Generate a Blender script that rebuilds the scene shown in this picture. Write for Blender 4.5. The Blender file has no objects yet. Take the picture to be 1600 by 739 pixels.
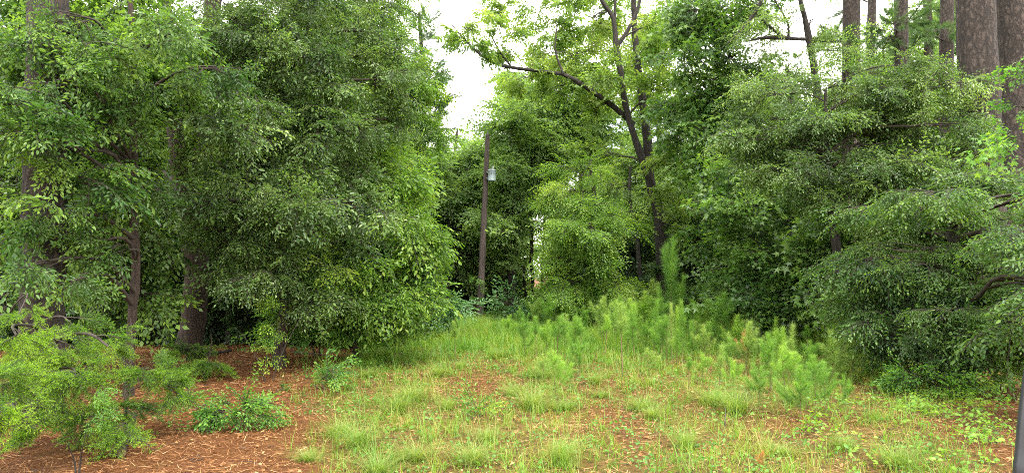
import bpy, math, numpy as np
from mathutils import Vector
R = math.radians
sc = bpy.context.scene
COL = sc.collection
# ------------------------------------------------------------------ camera, sky, sun, exposure
F = 1042.0; CH = 2.0; PITCH = math.atan(61.0/F)
cam = bpy.data.cameras.new("camera"); cam.sensor_width = 36; cam.lens = 36*F/1600
cam.clip_start = .05; cam.clip_end = 1500
camo = bpy.data.objects.new("camera", cam); COL.objects.link(camo)
camo.location = (0, 0, CH); camo.rotation_euler = (math.pi/2+PITCH, 0, 0)
sc.camera = camo
SUN_EL, SUN_AZ = 58, 150        # azimuth from +Y clockwise: behind and to the right of the camera
w = bpy.data.worlds.new("World"); sc.world = w; w.use_nodes = True
nt = w.node_tree; nt.nodes.clear()
def wn(t): return nt.nodes.new(t)
out = wn('ShaderNodeOutputWorld'); bg = wn('ShaderNodeBackground'); sky = wn('ShaderNodeTexSky')
sky.sky_type = 'NISHITA'; sky.sun_disc = False; sky.sun_elevation = R(SUN_EL); sky.sun_rotation = R(SUN_AZ)
sky.air_density = 1.0; sky.dust_density = 2.0
tc = wn('ShaderNodeTexCoord'); nz = wn('ShaderNodeTexNoise'); nz.inputs['Scale'].default_value = 2.4; nz.inputs['Detail'].default_value = 7
mp = wn('ShaderNodeMapping'); mp.inputs['Scale'].default_value = (1, 1, 2.2)
mp.inputs['Location'].default_value = (0.35, .1, .2)
cr = wn('ShaderNodeValToRGB'); cr.color_ramp.elements[0].position = .36; cr.color_ramp.elements[1].position = .50
cr.color_ramp.elements[0].color = (.25,)*3+(1,); cr.color_ramp.elements[1].color = (1,)*4
mix = wn('ShaderNodeMixRGB'); mix.inputs[2].default_value = (10.2, 10.0, 9.5, 1)   # bright cloud layer
bg.inputs['Strength'].default_value = .13
nt.links.new(tc.outputs['Generated'], mp.inputs[0]); nt.links.new(mp.outputs[0], nz.inputs['Vector'])
nt.links.new(nz.outputs['Fac'], cr.inputs[0]); nt.links.new(cr.outputs[0], mix.inputs[0])
nt.links.new(sky.outputs[0], mix.inputs[1]); nt.links.new(mix.outputs[0], bg.inputs[0]); nt.links.new(bg.outputs[0], out.inputs[0])
sl = bpy.data.lights.new("sun", 'SUN'); sl.energy = 1.5; sl.angle = R(14); sl.color = (1, .95, .87)
so = bpy.data.objects.new("sun", sl); COL.objects.link(so)
sd = Vector((math.sin(R(SUN_AZ))*math.cos(R(SUN_EL)), math.cos(R(SUN_AZ))*math.cos(R(SUN_EL)), math.sin(R(SUN_EL))))
so.rotation_euler = sd.to_track_quat('Z', 'Y').to_euler(); so.location = (0, 0, 40)
vs = sc.view_settings; vs.view_transform = 'Standard'; vs.look = 'None'; vs.gamma = 1; vs.use_curve_mapping = False
vs.exposure = 2.0
sc.render.engine = 'CYCLES'; cy = sc.cycles
cy.max_bounces = 5; cy.diffuse_bounces = 4; cy.glossy_bounces = 2; cy.transmission_bounces = 3; cy.transparent_max_bounces = 2
cy.use_denoising = False; cy.pixel_filter_type = 'BLACKMAN_HARRIS'; cy.filter_width = 1.0; cy.use_adaptive_sampling = False
cy.caustics_reflective = False; cy.caustics_refractive = False; cy.sample_clamp_indirect = 6

rng = np.random.default_rng(7)
# ------------------------------------------------------------------ helpers
def gz(x, y):
    x = np.asarray(x, float); y = np.asarray(y, float)
    h = .05*np.sin(x*.55+1.3)*np.sin(y*.42) + .03*np.sin(x*1.3+y*.9) + .015*np.sin(x*3.1-y*2.3)
    h = h + .25*np.exp(-((x+7.5)**2/9+(y-16)**2/16))      # low mound under the trees on the left
    return h*np.clip((y-3)/5, 0, 1)
def ray(px, py):
    u = (px-800)/F; v = (369.5-py)/F
    c, s = math.cos(PITCH), math.sin(PITCH)
    return np.array([u, c-v*s, s+v*c])
def P(px, py, Y):
    d = ray(px, py); return np.array([0, 0, CH]) + d*(Y/d[1])
def G(px, py):
    d = ray(px, py); Y = CH/(-d[2])*d[1]
    for _ in range(6):
        p = P(px, py, Y); g = float(gz(p[0], p[1]))
        Y = (CH-g)/(-d[2])*d[1]
    p = P(px, py, Y); return np.array([p[0], p[1], float(gz(p[0], p[1]))])
def B(px, Y, dz=0.):
    x = (px-800)/F*Y; return np.array([x, Y, float(gz(x, Y))+dz])
def pxpy(x, y): return 800+F*x/y, 430+F*CH/y
def norm(a): return a/np.maximum(np.linalg.norm(a, axis=-1, keepdims=True), 1e-9)

class MB:
    """collects vertices, equal or mixed polygons, tints and material slots"""
    def __init__(s): s.v=[]; s.l=[]; s.n=[]; s.t=[]; s.m=[]; s.c=0
    def add(s, V, Fc, tint=None, mi=0):
        V = np.asarray(V, np.float32).reshape(-1, 3); Fc = np.asarray(Fc, np.int64)
        s.v.append(V); s.l.append((Fc+s.c).ravel()); s.n.append(np.full(len(Fc), Fc.shape[1], np.int32))
        s.m.append(np.full(len(Fc), mi, np.int32))
        s.t.append(np.zeros(len(V), np.float32)+(0.5 if tint is None else tint)); s.c += len(V)
    def build(s, name, mats, parent=None, smooth=False, origin=None):
        V = np.concatenate(s.v); L = np.concatenate(s.l).astype(np.int32); N = np.concatenate(s.n)
        if origin is not None: V = V-np.asarray(origin, np.float32)
        me = bpy.data.meshes.new(name)
        me.vertices.add(len(V)); me.vertices.foreach_set('co', V.ravel())
        me.loops.add(len(L)); me.loops.foreach_set('vertex_index', L)
        me.polygons.add(len(N)); me.polygons.foreach_set('loop_start', np.concatenate([[0], np.cumsum(N)[:-1]]).astype(np.int32))
        me.polygons.foreach_set('material_index', np.concatenate(s.m))
        if smooth: me.polygons.foreach_set('use_smooth', np.ones(len(N), bool))
        a = me.attributes.new('tint', 'FLOAT', 'POINT'); a.data.foreach_set('value', np.concatenate(s.t))
        for m in (mats if isinstance(mats, (list, tuple)) else [mats]): me.materials.append(m)
        me.update(calc_edges=True)
        o = bpy.data.objects.new(name, me); COL.objects.link(o)
        if parent is not None: o.parent = parent
        return o
def tubes(Pt, Rd, sides=5):
    """Pt (N,K,3), Rd (N,K) -> verts, quads"""
    Pt = np.asarray(Pt, float); Rd = np.asarray(Rd, float); N, K, _ = Pt.shape
    T = np.gradient(Pt, axis=1); T = norm(T)
    ref = np.where(np.abs(T[:, :, 2:3]).mean(1, keepdims=True) > .55, np.array([.94, .34, 0]), np.array([.1, .05, 1.]))
    U = norm(np.cross(T, np.broadcast_to(ref, T.shape))); W = np.cross(T, U)
    a = np.arange(sides)*2*math.pi/sides
    V = Pt[:, :, None]+Rd[:, :, None, None]*(np.cos(a)[:, None]*U[:, :, None]+np.sin(a)[:, None]*W[:, :, None])
    i = np.arange(N)[:, None, None]*K*sides+np.arange(K-1)[None, :, None]*sides; j = np.arange(sides); k = (j+1) % sides
    Fc = np.stack([i+j, i+k, i+sides+k, i+sides+j], -1).reshape(-1, 4)
    return V.reshape(-1, 3), Fc
def spline(pts, n):
    """Catmull-Rom through points that may carry a radius as 4th column"""
    p = np.asarray(pts, float); p = np.vstack([2*p[0]-p[1], p, 2*p[-1]-p[-2]])
    o = []
    m = len(p)-3
    for t in np.linspace(0, m-1e-6, n):
        i = int(t); u = t-i; a, b, c, d = p[i:i+4]
        o.append(.5*((2*b)+(c-a)*u+(2*a-5*b+4*c-d)*u*u+(3*b-a-3*c+d)*u**3))
    return np.array(o)
def bent_tube(mb, pts4, n=14, sides=10, wob=.0, tint=None, mi=0, cap=True):
    q = spline(pts4, n); c = q[:, :3].copy(); r = np.maximum(q[:, 3], .002)
    c[1:-1] += rng.normal(0, 1, (n-2, 3))*wob*r[1:-1, None]
    V, Fc = tubes(c[None], r[None]*(1+rng.normal(0, .04, n)), sides)
    mb.add(V, Fc, tint, mi)
    if cap:
        for k in (0, n-1):
            b = V[k*sides:(k+1)*sides]; mb.add(b+0, [list(range(sides))][0:1], tint, mi)
    return c, r
def tag(o, label=None, cat=None, group=None, kind=None):
    if label: o['label'] = label
    if cat: o['category'] = cat
    if group: o['group'] = group
    if kind: o['kind'] = kind
    return o
def empty(name, loc, label, cat, group=None):
    o = bpy.data.objects.new(name, None); COL.objects.link(o); o.location = tuple(float(c) for c in loc); o.empty_display_size = .2
    return tag(o, label, cat, group)
def dup(root, loc, rz=0, s=1., label=None, group=None, tilt=(0, 0)):
    r = root.copy(); COL.objects.link(r); r.location = tuple(float(c) for c in loc); r.rotation_euler = (tilt[0], tilt[1], rz)
    r.scale = (s,)*3 if np.isscalar(s) else s
    if label: r['label'] = label
    if group: r['group'] = group
    for ch in list(root.children):
        c = ch.copy(); COL.objects.link(c); c.parent = r
        for g in ch.children:
            d = g.copy(); COL.objects.link(d); d.parent = c
    return r
# ------------------------------------------------------------------ materials
def mat(name):
    m = bpy.data.materials.new(name); m.use_nodes = True; n = m.node_tree; n.nodes.clear()
    o = n.nodes.new('ShaderNodeOutputMaterial'); return m, n, o
def ramp(n, src, stops):
    r = n.nodes.new('ShaderNodeValToRGB'); e = r.color_ramp.elements
    while len(e) < len(stops): e.new(.5)
    for k, (p, c) in enumerate(stops): e[k].position = p; e[k].color = (*c, 1)
    n.links.new(src, r.inputs[0]); return r.outputs[0]
def leaf_mat(name, cols, rough=.42, trans=.36, spec=.45, var=.25):
    m, n, o = mat(name)
    at = n.nodes.new('ShaderNodeAttribute'); at.attribute_name = 'tint'
    g = n.nodes.new('ShaderNodeNewGeometry')
    nz = n.nodes.new('ShaderNodeTexNoise'); nz.inputs['Scale'].default_value = .9; nz.inputs['Detail'].default_value = 2
    n.links.new(g.outputs['Position'], nz.inputs['Vector'])
    ad = n.nodes.new('ShaderNodeMath'); ad.operation = 'MULTIPLY_ADD'; ad.inputs[1].default_value = var*2.2; 
    n.links.new(nz.outputs['Fac'], ad.inputs[0])
    sb = n.nodes.new('ShaderNodeMath'); sb.operation = 'SUBTRACT'; sb.inputs[1].default_value = var*1.1
    n.links.new(at.outputs['Fac'], sb.inputs[0]); n.links.new(sb.outputs[0], ad.inputs[2])
    c = ramp(n, ad.outputs[0], [(i/(len(cols)-1), k) for i, k in enumerate(cols)])
    p = n.nodes.new('ShaderNodeBsdfPrincipled'); p.inputs['Roughness'].default_value = rough
    p.inputs['Specular IOR Level'].default_value = spec
    n.links.new(c, p.inputs['Base Color'])
    t = n.nodes.new('ShaderNodeBsdfTranslucent')
    mu = n.nodes.new('ShaderNodeMixRGB'); mu.blend_type = 'MULTIPLY'; mu.inputs[0].default_value = 1; mu.inputs[2].default_value = (1.8, 1.8, .8, 1)
    n.links.new(c, mu.inputs[1]); n.links.new(mu.outputs[0], t.inputs['Color'])
    mx = n.nodes.new('ShaderNodeMixShader'); mx.inputs[0].default_value = trans
    n.links.new(p.outputs[0], mx.inputs[1]); n.links.new(t.outputs[0], mx.inputs[2]); n.links.new(mx.outputs[0], o.inputs[0])
    return m
def bark_mat(name, a, b, scale=6, stretch=5, bump=.6):
    m, n, o = mat(name)
    tc = n.nodes.new('ShaderNodeNewGeometry'); mp = n.nodes.new('ShaderNodeMapping'); mp.inputs['Scale'].default_value = (1, 1, 1/stretch)
    n.links.new(tc.outputs['Position'], mp.inputs[0])
    v = n.nodes.new('ShaderNodeTexVoronoi'); v.feature = 'DISTANCE_TO_EDGE'; v.inputs['Scale'].default_value = scale*2.4
    nz = n.nodes.new('ShaderNodeTexNoise'); nz.inputs['Scale'].default_value = scale*1.5; nz.inputs['Detail'].default_value = 9; nz.inputs['Roughness'].default_value = .7
    ds = n.nodes.new('ShaderNodeMixRGB'); ds.blend_type = 'LINEAR_LIGHT'; ds.inputs[0].default_value = .12
    n.links.new(mp.outputs[0], nz.inputs['Vector']); n.links.new(mp.outputs[0], ds.inputs[1]); n.links.new(nz.outputs['Color'], ds.inputs[2]); n.links.new(ds.outputs[0], v.inputs['Vector'])
    mm = n.nodes.new('ShaderNodeMath'); mm.operation = 'MULTIPLY_ADD'; mm.inputs[1].default_value = 1.6; n.links.new(v.outputs['Distance'], mm.inputs[0]); 
    n2 = n.nodes.new('ShaderNodeMath'); n2.operation = 'SUBTRACT'; n2.inputs[1].default_value = .25; n.links.new(nz.outputs['Fac'], n2.inputs[0]); n.links.new(n2.outputs[0], mm.inputs[2])
    c = ramp(n, mm.outputs[0], [(.12, tuple(x*.35 for x in a)), (.35, a), (.8, b)])
    p = n.nodes.new('ShaderNodeBsdfPrincipled'); p.inputs['Roughness'].default_value = .9; n.links.new(c, p.inputs['Base Color'])
    bp = n.nodes.new('ShaderNodeBump'); bp.inputs['Strength'].default_value = bump; bp.inputs['Distance'].default_value = .05
    n.links.new(mm.outputs[0], bp.inputs['Height']); n.links.new(bp.outputs[0], p.inputs['Normal']); n.links.new(p.outputs[0], o.inputs[0])
    return m
def flat_mat(name, col, rough=.6, metal=0, var=.3, scale=8, bump=0):
    m, n, o = mat(name)
    tc = n.nodes.new('ShaderNodeTexCoord'); nz = n.nodes.new('ShaderNodeTexNoise'); nz.inputs['Scale'].default_value = scale; nz.inputs['Detail'].default_value = 6
    n.links.new(tc.outputs['Object'], nz.inputs['Vector'])
    c = ramp(n, nz.outputs['Fac'], [(.3, tuple(x*(1-var) for x in col)), (.7, tuple(min(1, x*(1+var)) for x in col))])
    p = n.nodes.new('ShaderNodeBsdfPrincipled'); p.inputs['Roughness'].default_value = rough; p.inputs['Metallic'].default_value = metal
    n.links.new(c, p.inputs['Base Color'])
    if bump:
        bp = n.nodes.new('ShaderNodeBump'); bp.inputs['Strength'].default_value = bump; bp.inputs['Distance'].default_value = .02
        n.links.new(nz.outputs['Fac'], bp.inputs['Height']); n.links.new(bp.outputs[0], p.inputs['Normal'])
    n.links.new(p.outputs[0], o.inputs[0]); return m
M = dict(
 mid=leaf_mat('mid_leaf', [(.028,.08,.018), (.06,.14,.028), (.105,.20,.038), (.19,.31,.055)], .38, .46, .45),
 elm=leaf_mat('elm_leaf', [(.035,.085,.022), (.07,.145,.034), (.12,.21,.048), (.22,.33,.09)], .34, .44, .6),
 lime=leaf_mat('lime_leaf', [(.05,.125,.02), (.10,.21,.03), (.17,.30,.04), (.28,.38,.06)], .40, .48),
 oak=leaf_mat('oak_leaf', [(.08,.15,.035), (.13,.22,.05), (.19,.29,.07), (.27,.34,.10)], .42, .55),
 gum=leaf_mat('gum_leaf', [(.035,.09,.024), (.065,.145,.032), (.11,.21,.045), (.19,.31,.06)], .32, .4, .6),
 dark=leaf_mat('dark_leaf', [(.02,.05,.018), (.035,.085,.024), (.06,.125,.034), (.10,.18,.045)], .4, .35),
 far=leaf_mat('hazed_far_leaf', [(.10,.18,.06), (.15,.25,.08), (.20,.32,.10), (.27,.39,.13)], .5, .5),  # greens lightened to stand in for haze and glare over the background trees
 cedar=leaf_mat('cedar_leaf', [(.03,.10,.008), (.09,.22,.012), (.19,.36,.02), (.28,.45,.03)], .6, .42),
 pine=leaf_mat('pine_needle', [(.035,.08,.025), (.055,.12,.03), (.085,.16,.04), (.12,.20,.05)], .45, .3),
 young=leaf_mat('young_needle', [(.08,.19,.024), (.15,.30,.04), (.24,.41,.06), (.38,.51,.10)], .5, .4),
 youngdark=leaf_mat('deep_needle', [(.05,.14,.022), (.10,.23,.035), (.17,.33,.05), (.29,.44,.08)], .5, .4),
 youngpale=leaf_mat('pale_needle', [(.09,.18,.035), (.16,.28,.06), (.26,.38,.09), (.38,.47,.14)], .5, .4),
 brownneedle=leaf_mat('dead_needle', [(.25,.10,.03), (.38,.18,.06), (.5,.26,.1)], .6, .3),
 grass=leaf_mat('grass_blade', [(.05,.14,.012), (.10,.23,.02), (.17,.31,.032), (.28,.30,.06), (.36,.22,.085)], .5, .4, var=.35),
 tuft=leaf_mat('tuft_blade', [(.07,.15,.02), (.13,.23,.035), (.22,.30,.06), (.34,.32,.11)], .5, .4),
 straw=leaf_mat('pine_straw', [(.07,.02,.009), (.18,.070,.022), (.34,.155,.055), (.50,.33,.16)], .7, .1),
 vine=leaf_mat('vine_leaf', [(.06,.17,.015), (.12,.26,.02), (.21,.34,.03), (.34,.40,.05)], .45, .4),
 weed=leaf_mat('weed_leaf', [(.04,.13,.018), (.08,.21,.028), (.13,.29,.04), (.22,.36,.05)], .45, .42),
 pale=leaf_mat('pale_leaf', [(.06,.15,.05), (.10,.22,.08), (.17,.30,.12)], .42, .35),
 pinebark=bark_mat('pine_bark', (.026,.018,.013), (.090,.066,.052), 4.5, 2.4, 1.),
 oakbark=bark_mat('oak_bark', (.022,.018,.015), (.065,.053,.045), 8, 5),
 brownbark=bark_mat('brown_bark', (.035,.022,.015), (.085,.055,.038), 9, 5),
 palebark=bark_mat('pale_bark', (.07,.065,.05), (.17,.16,.13), 9, 2.5, .3),
 pole=bark_mat('pole_wood', (.045,.032,.028), (.13,.10,.088), 10, 25, .4),
 twig=flat_mat('twig', (.04,.03,.022), .85),
 stem=flat_mat('stem', (.16,.11,.055), .85),
)
def wood_attr(): pass
# ------------------------------------------------------------------ leaf shapes (k,3) and faces: x along, y side, z normal
LEAF = (np.array([[0,0,0],[.28,.8,.12],[.68,.68,.05],[1,0,-.10],[.68,-.68,.05],[.28,-.8,.12]]), np.array([[0,3,2,1],[0,5,4,3]]))
QUAD = (np.array([[0,0,0],[.45,1,.1],[1,0,-.06],[.45,-1,.1]]), np.array([[0,3,2,1]]))
def _star():
    v = [[.02, 0, 0]]; tips = [(-115, .62), (-62, .9), (0, 1.08), (62, .9), (115, .62)]
    notch = [(-165, .25), (-88, .36), (-31, .42), (31, .42), (88, .36), (165, .25)]
    for k in range(5):
        a, r = notch[k]; v.append([.35+r*math.cos(R(a)), r*math.sin(R(a)), .03])
        a, r = tips[k]; v.append([.35+r*math.cos(R(a)), r*math.sin(R(a)), -.10])
    a, r = notch[5]; v.append([.35+r*math.cos(R(a)), r*math.sin(R(a)), .03])
    v[0] = [.35, 0, .06]
    return np.array(v), np.array([[0, 2*k+1, 2*k+2, 2*k+3] for k in range(5)])
STAR = _star()
NEED = (np.array([[0,-1,0],[0,1,0],[.55,.8,.0],[1,0,0]]), np.array([[0,1,2,3]]))
def place(shape, pos, ax, nr, L, W):
    pos = np.asarray(pos, float); n = len(pos); ax = norm(np.asarray(ax, float)); nr = np.asarray(nr, float)
    nr = norm(nr-ax*np.sum(nr*ax, -1, keepdims=True)); sd = np.cross(nr, ax)
    L = np.broadcast_to(np.asarray(L, float), (n,)); W = np.broadcast_to(np.asarray(W, float), (n,))
    sv, sf = shape; k = len(sv)
    V = pos[:, None]+L[:, None, None]*sv[None, :, :1]*ax[:, None]+W[:, None, None]*sv[None, :, 1:2]*sd[:, None]+L[:, None, None]*sv[None, :, 2:3]*nr[:, None]
    Fc = (np.arange(n)[:, None, None]*k+sf[None]).reshape(-1, sf.shape[1])
    return V.reshape(-1, 3), Fc
class Tmpl: pass
def spray(seed, L=.7, n_side=8, side=.28, leaf=.05, wid=.5, gap=.035, shape=LEAF, tilt=.35, droop=.12, ang=50, tipbias=.25, petiole=0., tw=.004):
    r = np.random.default_rng(seed); pos = []; ax = []; nr = []; tt = []; tw_p = []; tw_r = []
    K = 5; t = np.linspace(0, 1, K); cy_ = r.normal(0, .08)*L
    def main(t): return np.stack([L*t, cy_*np.sin(t*3), -droop*L*t*t], -1)
    tw_p.append(main(t)); tw_r.append(np.linspace(tw*1.4, tw*.4, K))
    sides = []
    for k in range(n_side):
        s = .12+.86*(k+.5*r.random())/n_side; sg = 1 if k % 2 else -1
        a = R(ang+r.normal(0, 9))*sg; l = side*(1.1-.6*s)*r.uniform(.7, 1.25)
        sides.append((main(np.array([s]))[0], np.array([math.cos(a), math.sin(a), r.normal(0, .12)-droop]), l, s))
    sides.append((main(np.array([.8]))[0], np.array([1, r.normal(0, .1), -droop*1.6]), L*.3, 1))
    for o, d, l, s in sides:
        d = d/np.linalg.norm(d); tt_ = np.linspace(0, 1, K)[:, None]
        pp = o+d*l*tt_+np.array([0, 0, -droop*l])*tt_**2
        tw_p.append(pp); tw_r.append(np.linspace(tw*.7, tw*.25, K))
        m = max(2, int(l/gap)); 
        for j in range(m+1):
            u = (j+.4)/(m+.4); sg = 1 if j % 2 else -1
            a = R(50 if j < m else 0)*sg*r.uniform(.6, 1.2)
            dd = np.array([d[0]*math.cos(a)-d[1]*math.sin(a), d[0]*math.sin(a)+d[1]*math.cos(a), d[2]-r.uniform(0, .5)*tilt*1.6])
            dd = dd/np.linalg.norm(dd)
            pos.append(o+d*l*u+np.array([0, 0, -droop*l])*u*u+dd*petiole+r.normal(0, .006, 3)); ax.append(dd); nr.append([r.normal(0, tilt), r.normal(0, tilt), 1])
            tt.append(.5+tipbias*(s*.5+u*.5-.5)+r.normal(0, .13))
    T = Tmpl(); n = len(pos); lf = leaf*r.uniform(.65, 1.2, n)
    T.V, T.F = place(shape, pos, ax, nr, lf, lf*wid); T.t = np.repeat(np.array(tt), len(shape[0]))
    T.WV, T.WF = tubes(np.array(tw_p), np.array(tw_r), 3); return T
def cedar_spray(seed, L=.5):
    r = np.random.default_rng(seed); pos = []; ax = []; ln = []; tt = []; tp = []; tr = []
    K = 4
    def main(t): return np.array([L*t, 0, -.22*L*t*t+.03*t])
    tp.append([main(t) for t in np.linspace(0, 1, K)]); tr.append(np.linspace(.004, .0015, K))
    for k in range(26):
        s = .1+.9*k/26; a = R(42+r.normal(0, 12))*(1 if k % 2 else -1); e = r.normal(.05, .35)
        d = norm(np.array([math.cos(a), math.sin(a), e])); l = .17*(1.15-.75*s)*r.uniform(.6, 1.3); o = main(s)
        tp.append([o+d*l*t for t in np.linspace(0, 1, K)]); tr.append(np.linspace(.003, .0015, K))
        for j in range(int(l/.009)):
            u = (j+.5)/(l/.009); 
            dd = norm(d+r.normal(0, .55, 3)); pos.append(o+d*l*u); ax.append(dd); ln.append(.032*r.uniform(.6, 1.3)*(1.2-.5*u)); tt.append(.35+.3*u+.15*s+r.normal(0, .12))
    T = Tmpl(); T.V, T.F = place(QUAD, pos, ax, r.normal(0, 1, (len(pos), 3)), np.array(ln)*1.25, .0032); T.t = np.repeat(tt, 4)
    T.WV, T.WF = tubes(np.array(tp), np.array(tr), 3); return T
def pine_tuft(seed, n=170, L=.55, nl=.19, w=.0035):
    r = np.random.default_rng(seed); pos = []; ax = []
    u = r.uniform(.25, 1, n); pos = np.stack([L*u, r.normal(0, .003, n), .06*L*u*u], -1)
    ph = r.uniform(0, 2*math.pi, n); op = np.radians(r.uniform(25, 75, n)*(1.25-.6*u))
    ax = np.stack([np.cos(op), np.sin(op)*np.cos(ph), np.sin(op)*np.sin(ph)-.12], -1)
    T = Tmpl(); T.V, T.F = place(NEED, pos, ax, r.normal(0, 1, (n, 3)), nl*r.uniform(.7, 1.15, n), w)
    T.t = np.repeat(.5+r.normal(0, .16, n), 4)
    T.WV, T.WF = tubes(np.array([[[0,0,0],[L*.5,0,.01],[L,0,.06*L]]]), np.array([[.008,.006,.004]]), 4); return T
TM = dict(
 elm=[spray(i, .60, 7, .25, .062, .27, .040, tilt=.7, droop=.25) for i in range(8)],
 big=[spray(20+i, .60, 7, .26, .088, .25, .052, tilt=.6, droop=.25) for i in range(6)],
 lime=[spray(40+i, .68, 8, .28, .080, .26, .050, tilt=.6, droop=.3) for i in range(7)],
 oak=[spray(60+i, .60, 7, .24, .125, .28, .06, tilt=.8, droop=.1) for i in range(6)],
 gum=[spray(80+i, .60, 6, .24, .080, .90, .082, shape=STAR, tilt=.55, droop=.15, petiole=.05) for i in range(6)],
 horn=[spray(100+i, .85, 12, .28, .066, .27, .042, tilt=.3, droop=.25, ang=58) for i in range(6)],
 far=[spray(120+i, .9, 7, .4, .15, .32, .09, shape=QUAD, tilt=.8, droop=.15, tw=.007) for i in range(6)],
 mid=[spray(140+i, .8, 8, .35, .105, .29, .06, shape=QUAD, tilt=.7, droop=.2, tw=.005) for i in range(6)],
 cedar=[cedar_spray(160+i) for i in range(6)],
 pine=[pine_tuft(180+i) for i in range(5)],
 small=[spray(200+i, .34, 6, .15, .048, .3, .03) for i in range(5)],
 compound=[spray(220+i, .55, 12, .24, .055, .25, .022, tilt=.12, droop=.3, ang=68) for i in range(4)],
)
def emit(mb, kind, O, D, S, tint_off, roll=.35, r=rng):
    """place sprays of a kind at origins O along directions D"""
    T = TM[kind]; n = len(O); which = r.integers(0, len(T), n)
    X = norm(D); up = np.array([0, 0, 1.])+r.normal(0, roll, (n, 3)); Z = norm(up-X*np.sum(up*X, -1, keepdims=True)); Y = np.cross(Z, X)
    Mx = np.stack([X, Y, Z], -1)*S[:, None, None]
    for k, t in enumerate(T):
        i = np.nonzero(which == k)[0]
        if not len(i): continue
        nv = len(t.V); V = np.einsum('nij,vj->nvi', Mx[i], t.V)+O[i][:, None]
        Fc = (np.arange(len(i))[:, None, None]*nv+t.F[None]).reshape(-1, t.F.shape[1])
        mb.add(V.reshape(-1, 3), Fc, (t.t[None]+tint_off[i][:, None]).ravel(), 0)
        nv = len(t.WV); V = np.einsum('nij,vj->nvi', Mx[i], t.WV)+O[i][:, None]
        Fc = (np.arange(len(i))[:, None, None]*nv+t.WF[None]).reshape(-1, 4)
        mb.add(V.reshape(-1, 3), Fc, None, 1)
def crown(mb, wood, skel, lobes, kind, r, per=10, scale=1., flat=.75, csize=.42, droop=.12, roll=.6, limb_r=.05):
    """lobes: (center, radii(3), n_clusters). Limbs and sub-branches grow from the skeleton points to clusters of sprays."""
    sk = np.concatenate([np.asarray(s, float) for s in skel])
    for c, rad, n in lobes:
        c = np.asarray(c, float); rad = np.asarray(rad, float)
        # limb from the nearest lower skeleton point to the lobe centre
        d = np.linalg.norm((sk[:, :3]-c)*[1, 1, 1.0], axis=1)+np.where(sk[:, 2] > c[2]-.1*np.linalg.norm(sk[:, :2]-c[:2], axis=1), 1.5, 0)
        a = sk[np.argmin(d)]; l = np.linalg.norm(c-a[:3])
        lr = min(limb_r, a[3]*.6)*min(1, .4+l/3)
        m1 = a[:3]+(c-a[:3])*.35+np.array([0, 0, .10*l])+r.normal(0, .05*l, 3); m2 = a[:3]+(c-a[:3])*.7+np.array([0, 0, .06*l])+r.normal(0, .05*l, 3)
        q = spline([[*a[:3], lr], [*m1, lr*.8], [*m2, lr*.6], [*c, lr*.4]], 10)
        V, Fc = tubes(q[None, :, :3], q[None, :, 3], 6); wood.add(V, Fc)
        # clusters
        u = norm(r.normal(0, 1, (n, 3))); rr = np.where(r.random(n) < .22, r.uniform(1, 1.5, n), r.uniform(.35, 1, n)**.5)
        C = c+u*rr[:, None]*rad
        C = C[C[:, 2] > gz(C[:, 0], C[:, 1])+.12]; n = len(C)
        if n == 0: continue
        st = q[r.integers(4, 10, n), :3]
        v = C-st; ln = np.linalg.norm(v, axis=1)
        mid = st+v*.5+np.stack([r.normal(0, .07, n)*ln, r.normal(0, .07, n)*ln, .10*ln], -1)
        t = np.linspace(0, 1, 5)[None, :, None]
        bz = (1-t)**2*st[:, None]+2*t*(1-t)*mid[:, None]+t*t*C[:, None]
        V, Fc = tubes(bz, np.linspace(1, .35, 5)[None]*np.clip(.006+.008*ln, .005, lr*.5)[:, None], 4); wood.add(V, Fc)
        bd = norm(C-mid)
        # sprays
        N = n*per; ci = np.repeat(np.arange(n), per)
        tt = r.uniform(.55, 1, N)
        O = (1-tt[:, None])**2*st[ci]+2*(tt*(1-tt))[:, None]*mid[ci]+(tt**2)[:, None]*C[ci]
        D = bd[ci]*.8+norm(r.normal(0, 1, (N, 3))*[1, 1, flat])*1.0+norm(C[ci]-c)*.4
        D[:, 2] = D[:, 2]*flat-droop
        S = scale*r.uniform(.65, 1.15, N)*np.where(r.random(N) < .12, 1.3, 1.)*(r.choice([.74, .9, 1.05, 1.22], n, p=[.3, .3, .25, .15]))[ci]*csize/.42
        toff = (r.normal(0, .17, n))[ci]+r.normal(0, .06, N)
        emit(mb, kind, O, D, S, toff, roll, r)
DENS = .88
def px_lobe(px, py, Y, rx, ry, rd, n):
    c = P(px, py, Y); k = Y/F; return (c, (max(.12, rx*k*.84-.06), rd, max(.1, ry*k*.84-.06)), max(2, int(n*DENS)))
def boughs(poly, n, yfun, rx=48, ry=20, rd=.5, nc=8, seed=1):
    """n flattish boughs spread evenly through the outline poly (photo pixels), each at its own distance yfun(px, py)"""
    r = np.random.default_rng(seed); P_ = np.array(poly, float); lo, hi = P_.min(0), P_.max(0); out = []
    def inside(p):
        c = False; m = len(P_)
        for i in range(m):
            a, b = P_[i], P_[i-1]
            if (a[1] > p[1]) != (b[1] > p[1]) and p[0] < (b[0]-a[0])*(p[1]-a[1])/(b[1]-a[1])+a[0]: c = not c
        return c
    while len(out) < n:
        best, bd = None, -1
        for _ in range(10):
            p = r.uniform(lo, hi)
            if not inside(p): continue
            d = min([math.hypot((p[0]-q[0])*.6, p[1]-q[1]) for q in out] or [1])
            if d > bd: best, bd = p, d
        if best is not None: out.append(best)
    res = []
    for p in out:
        q = r.uniform(.6, 1.35); Y = yfun(*p)+r.normal(0, .45)
        res.append(px_lobe(p[0], p[1], Y, rx*q+6, ry*q*r.uniform(.8, 1.3)+5, rd*r.uniform(.8, 1.4), max(2, int(nc*q))))
    return res
SEED = [100]
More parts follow.
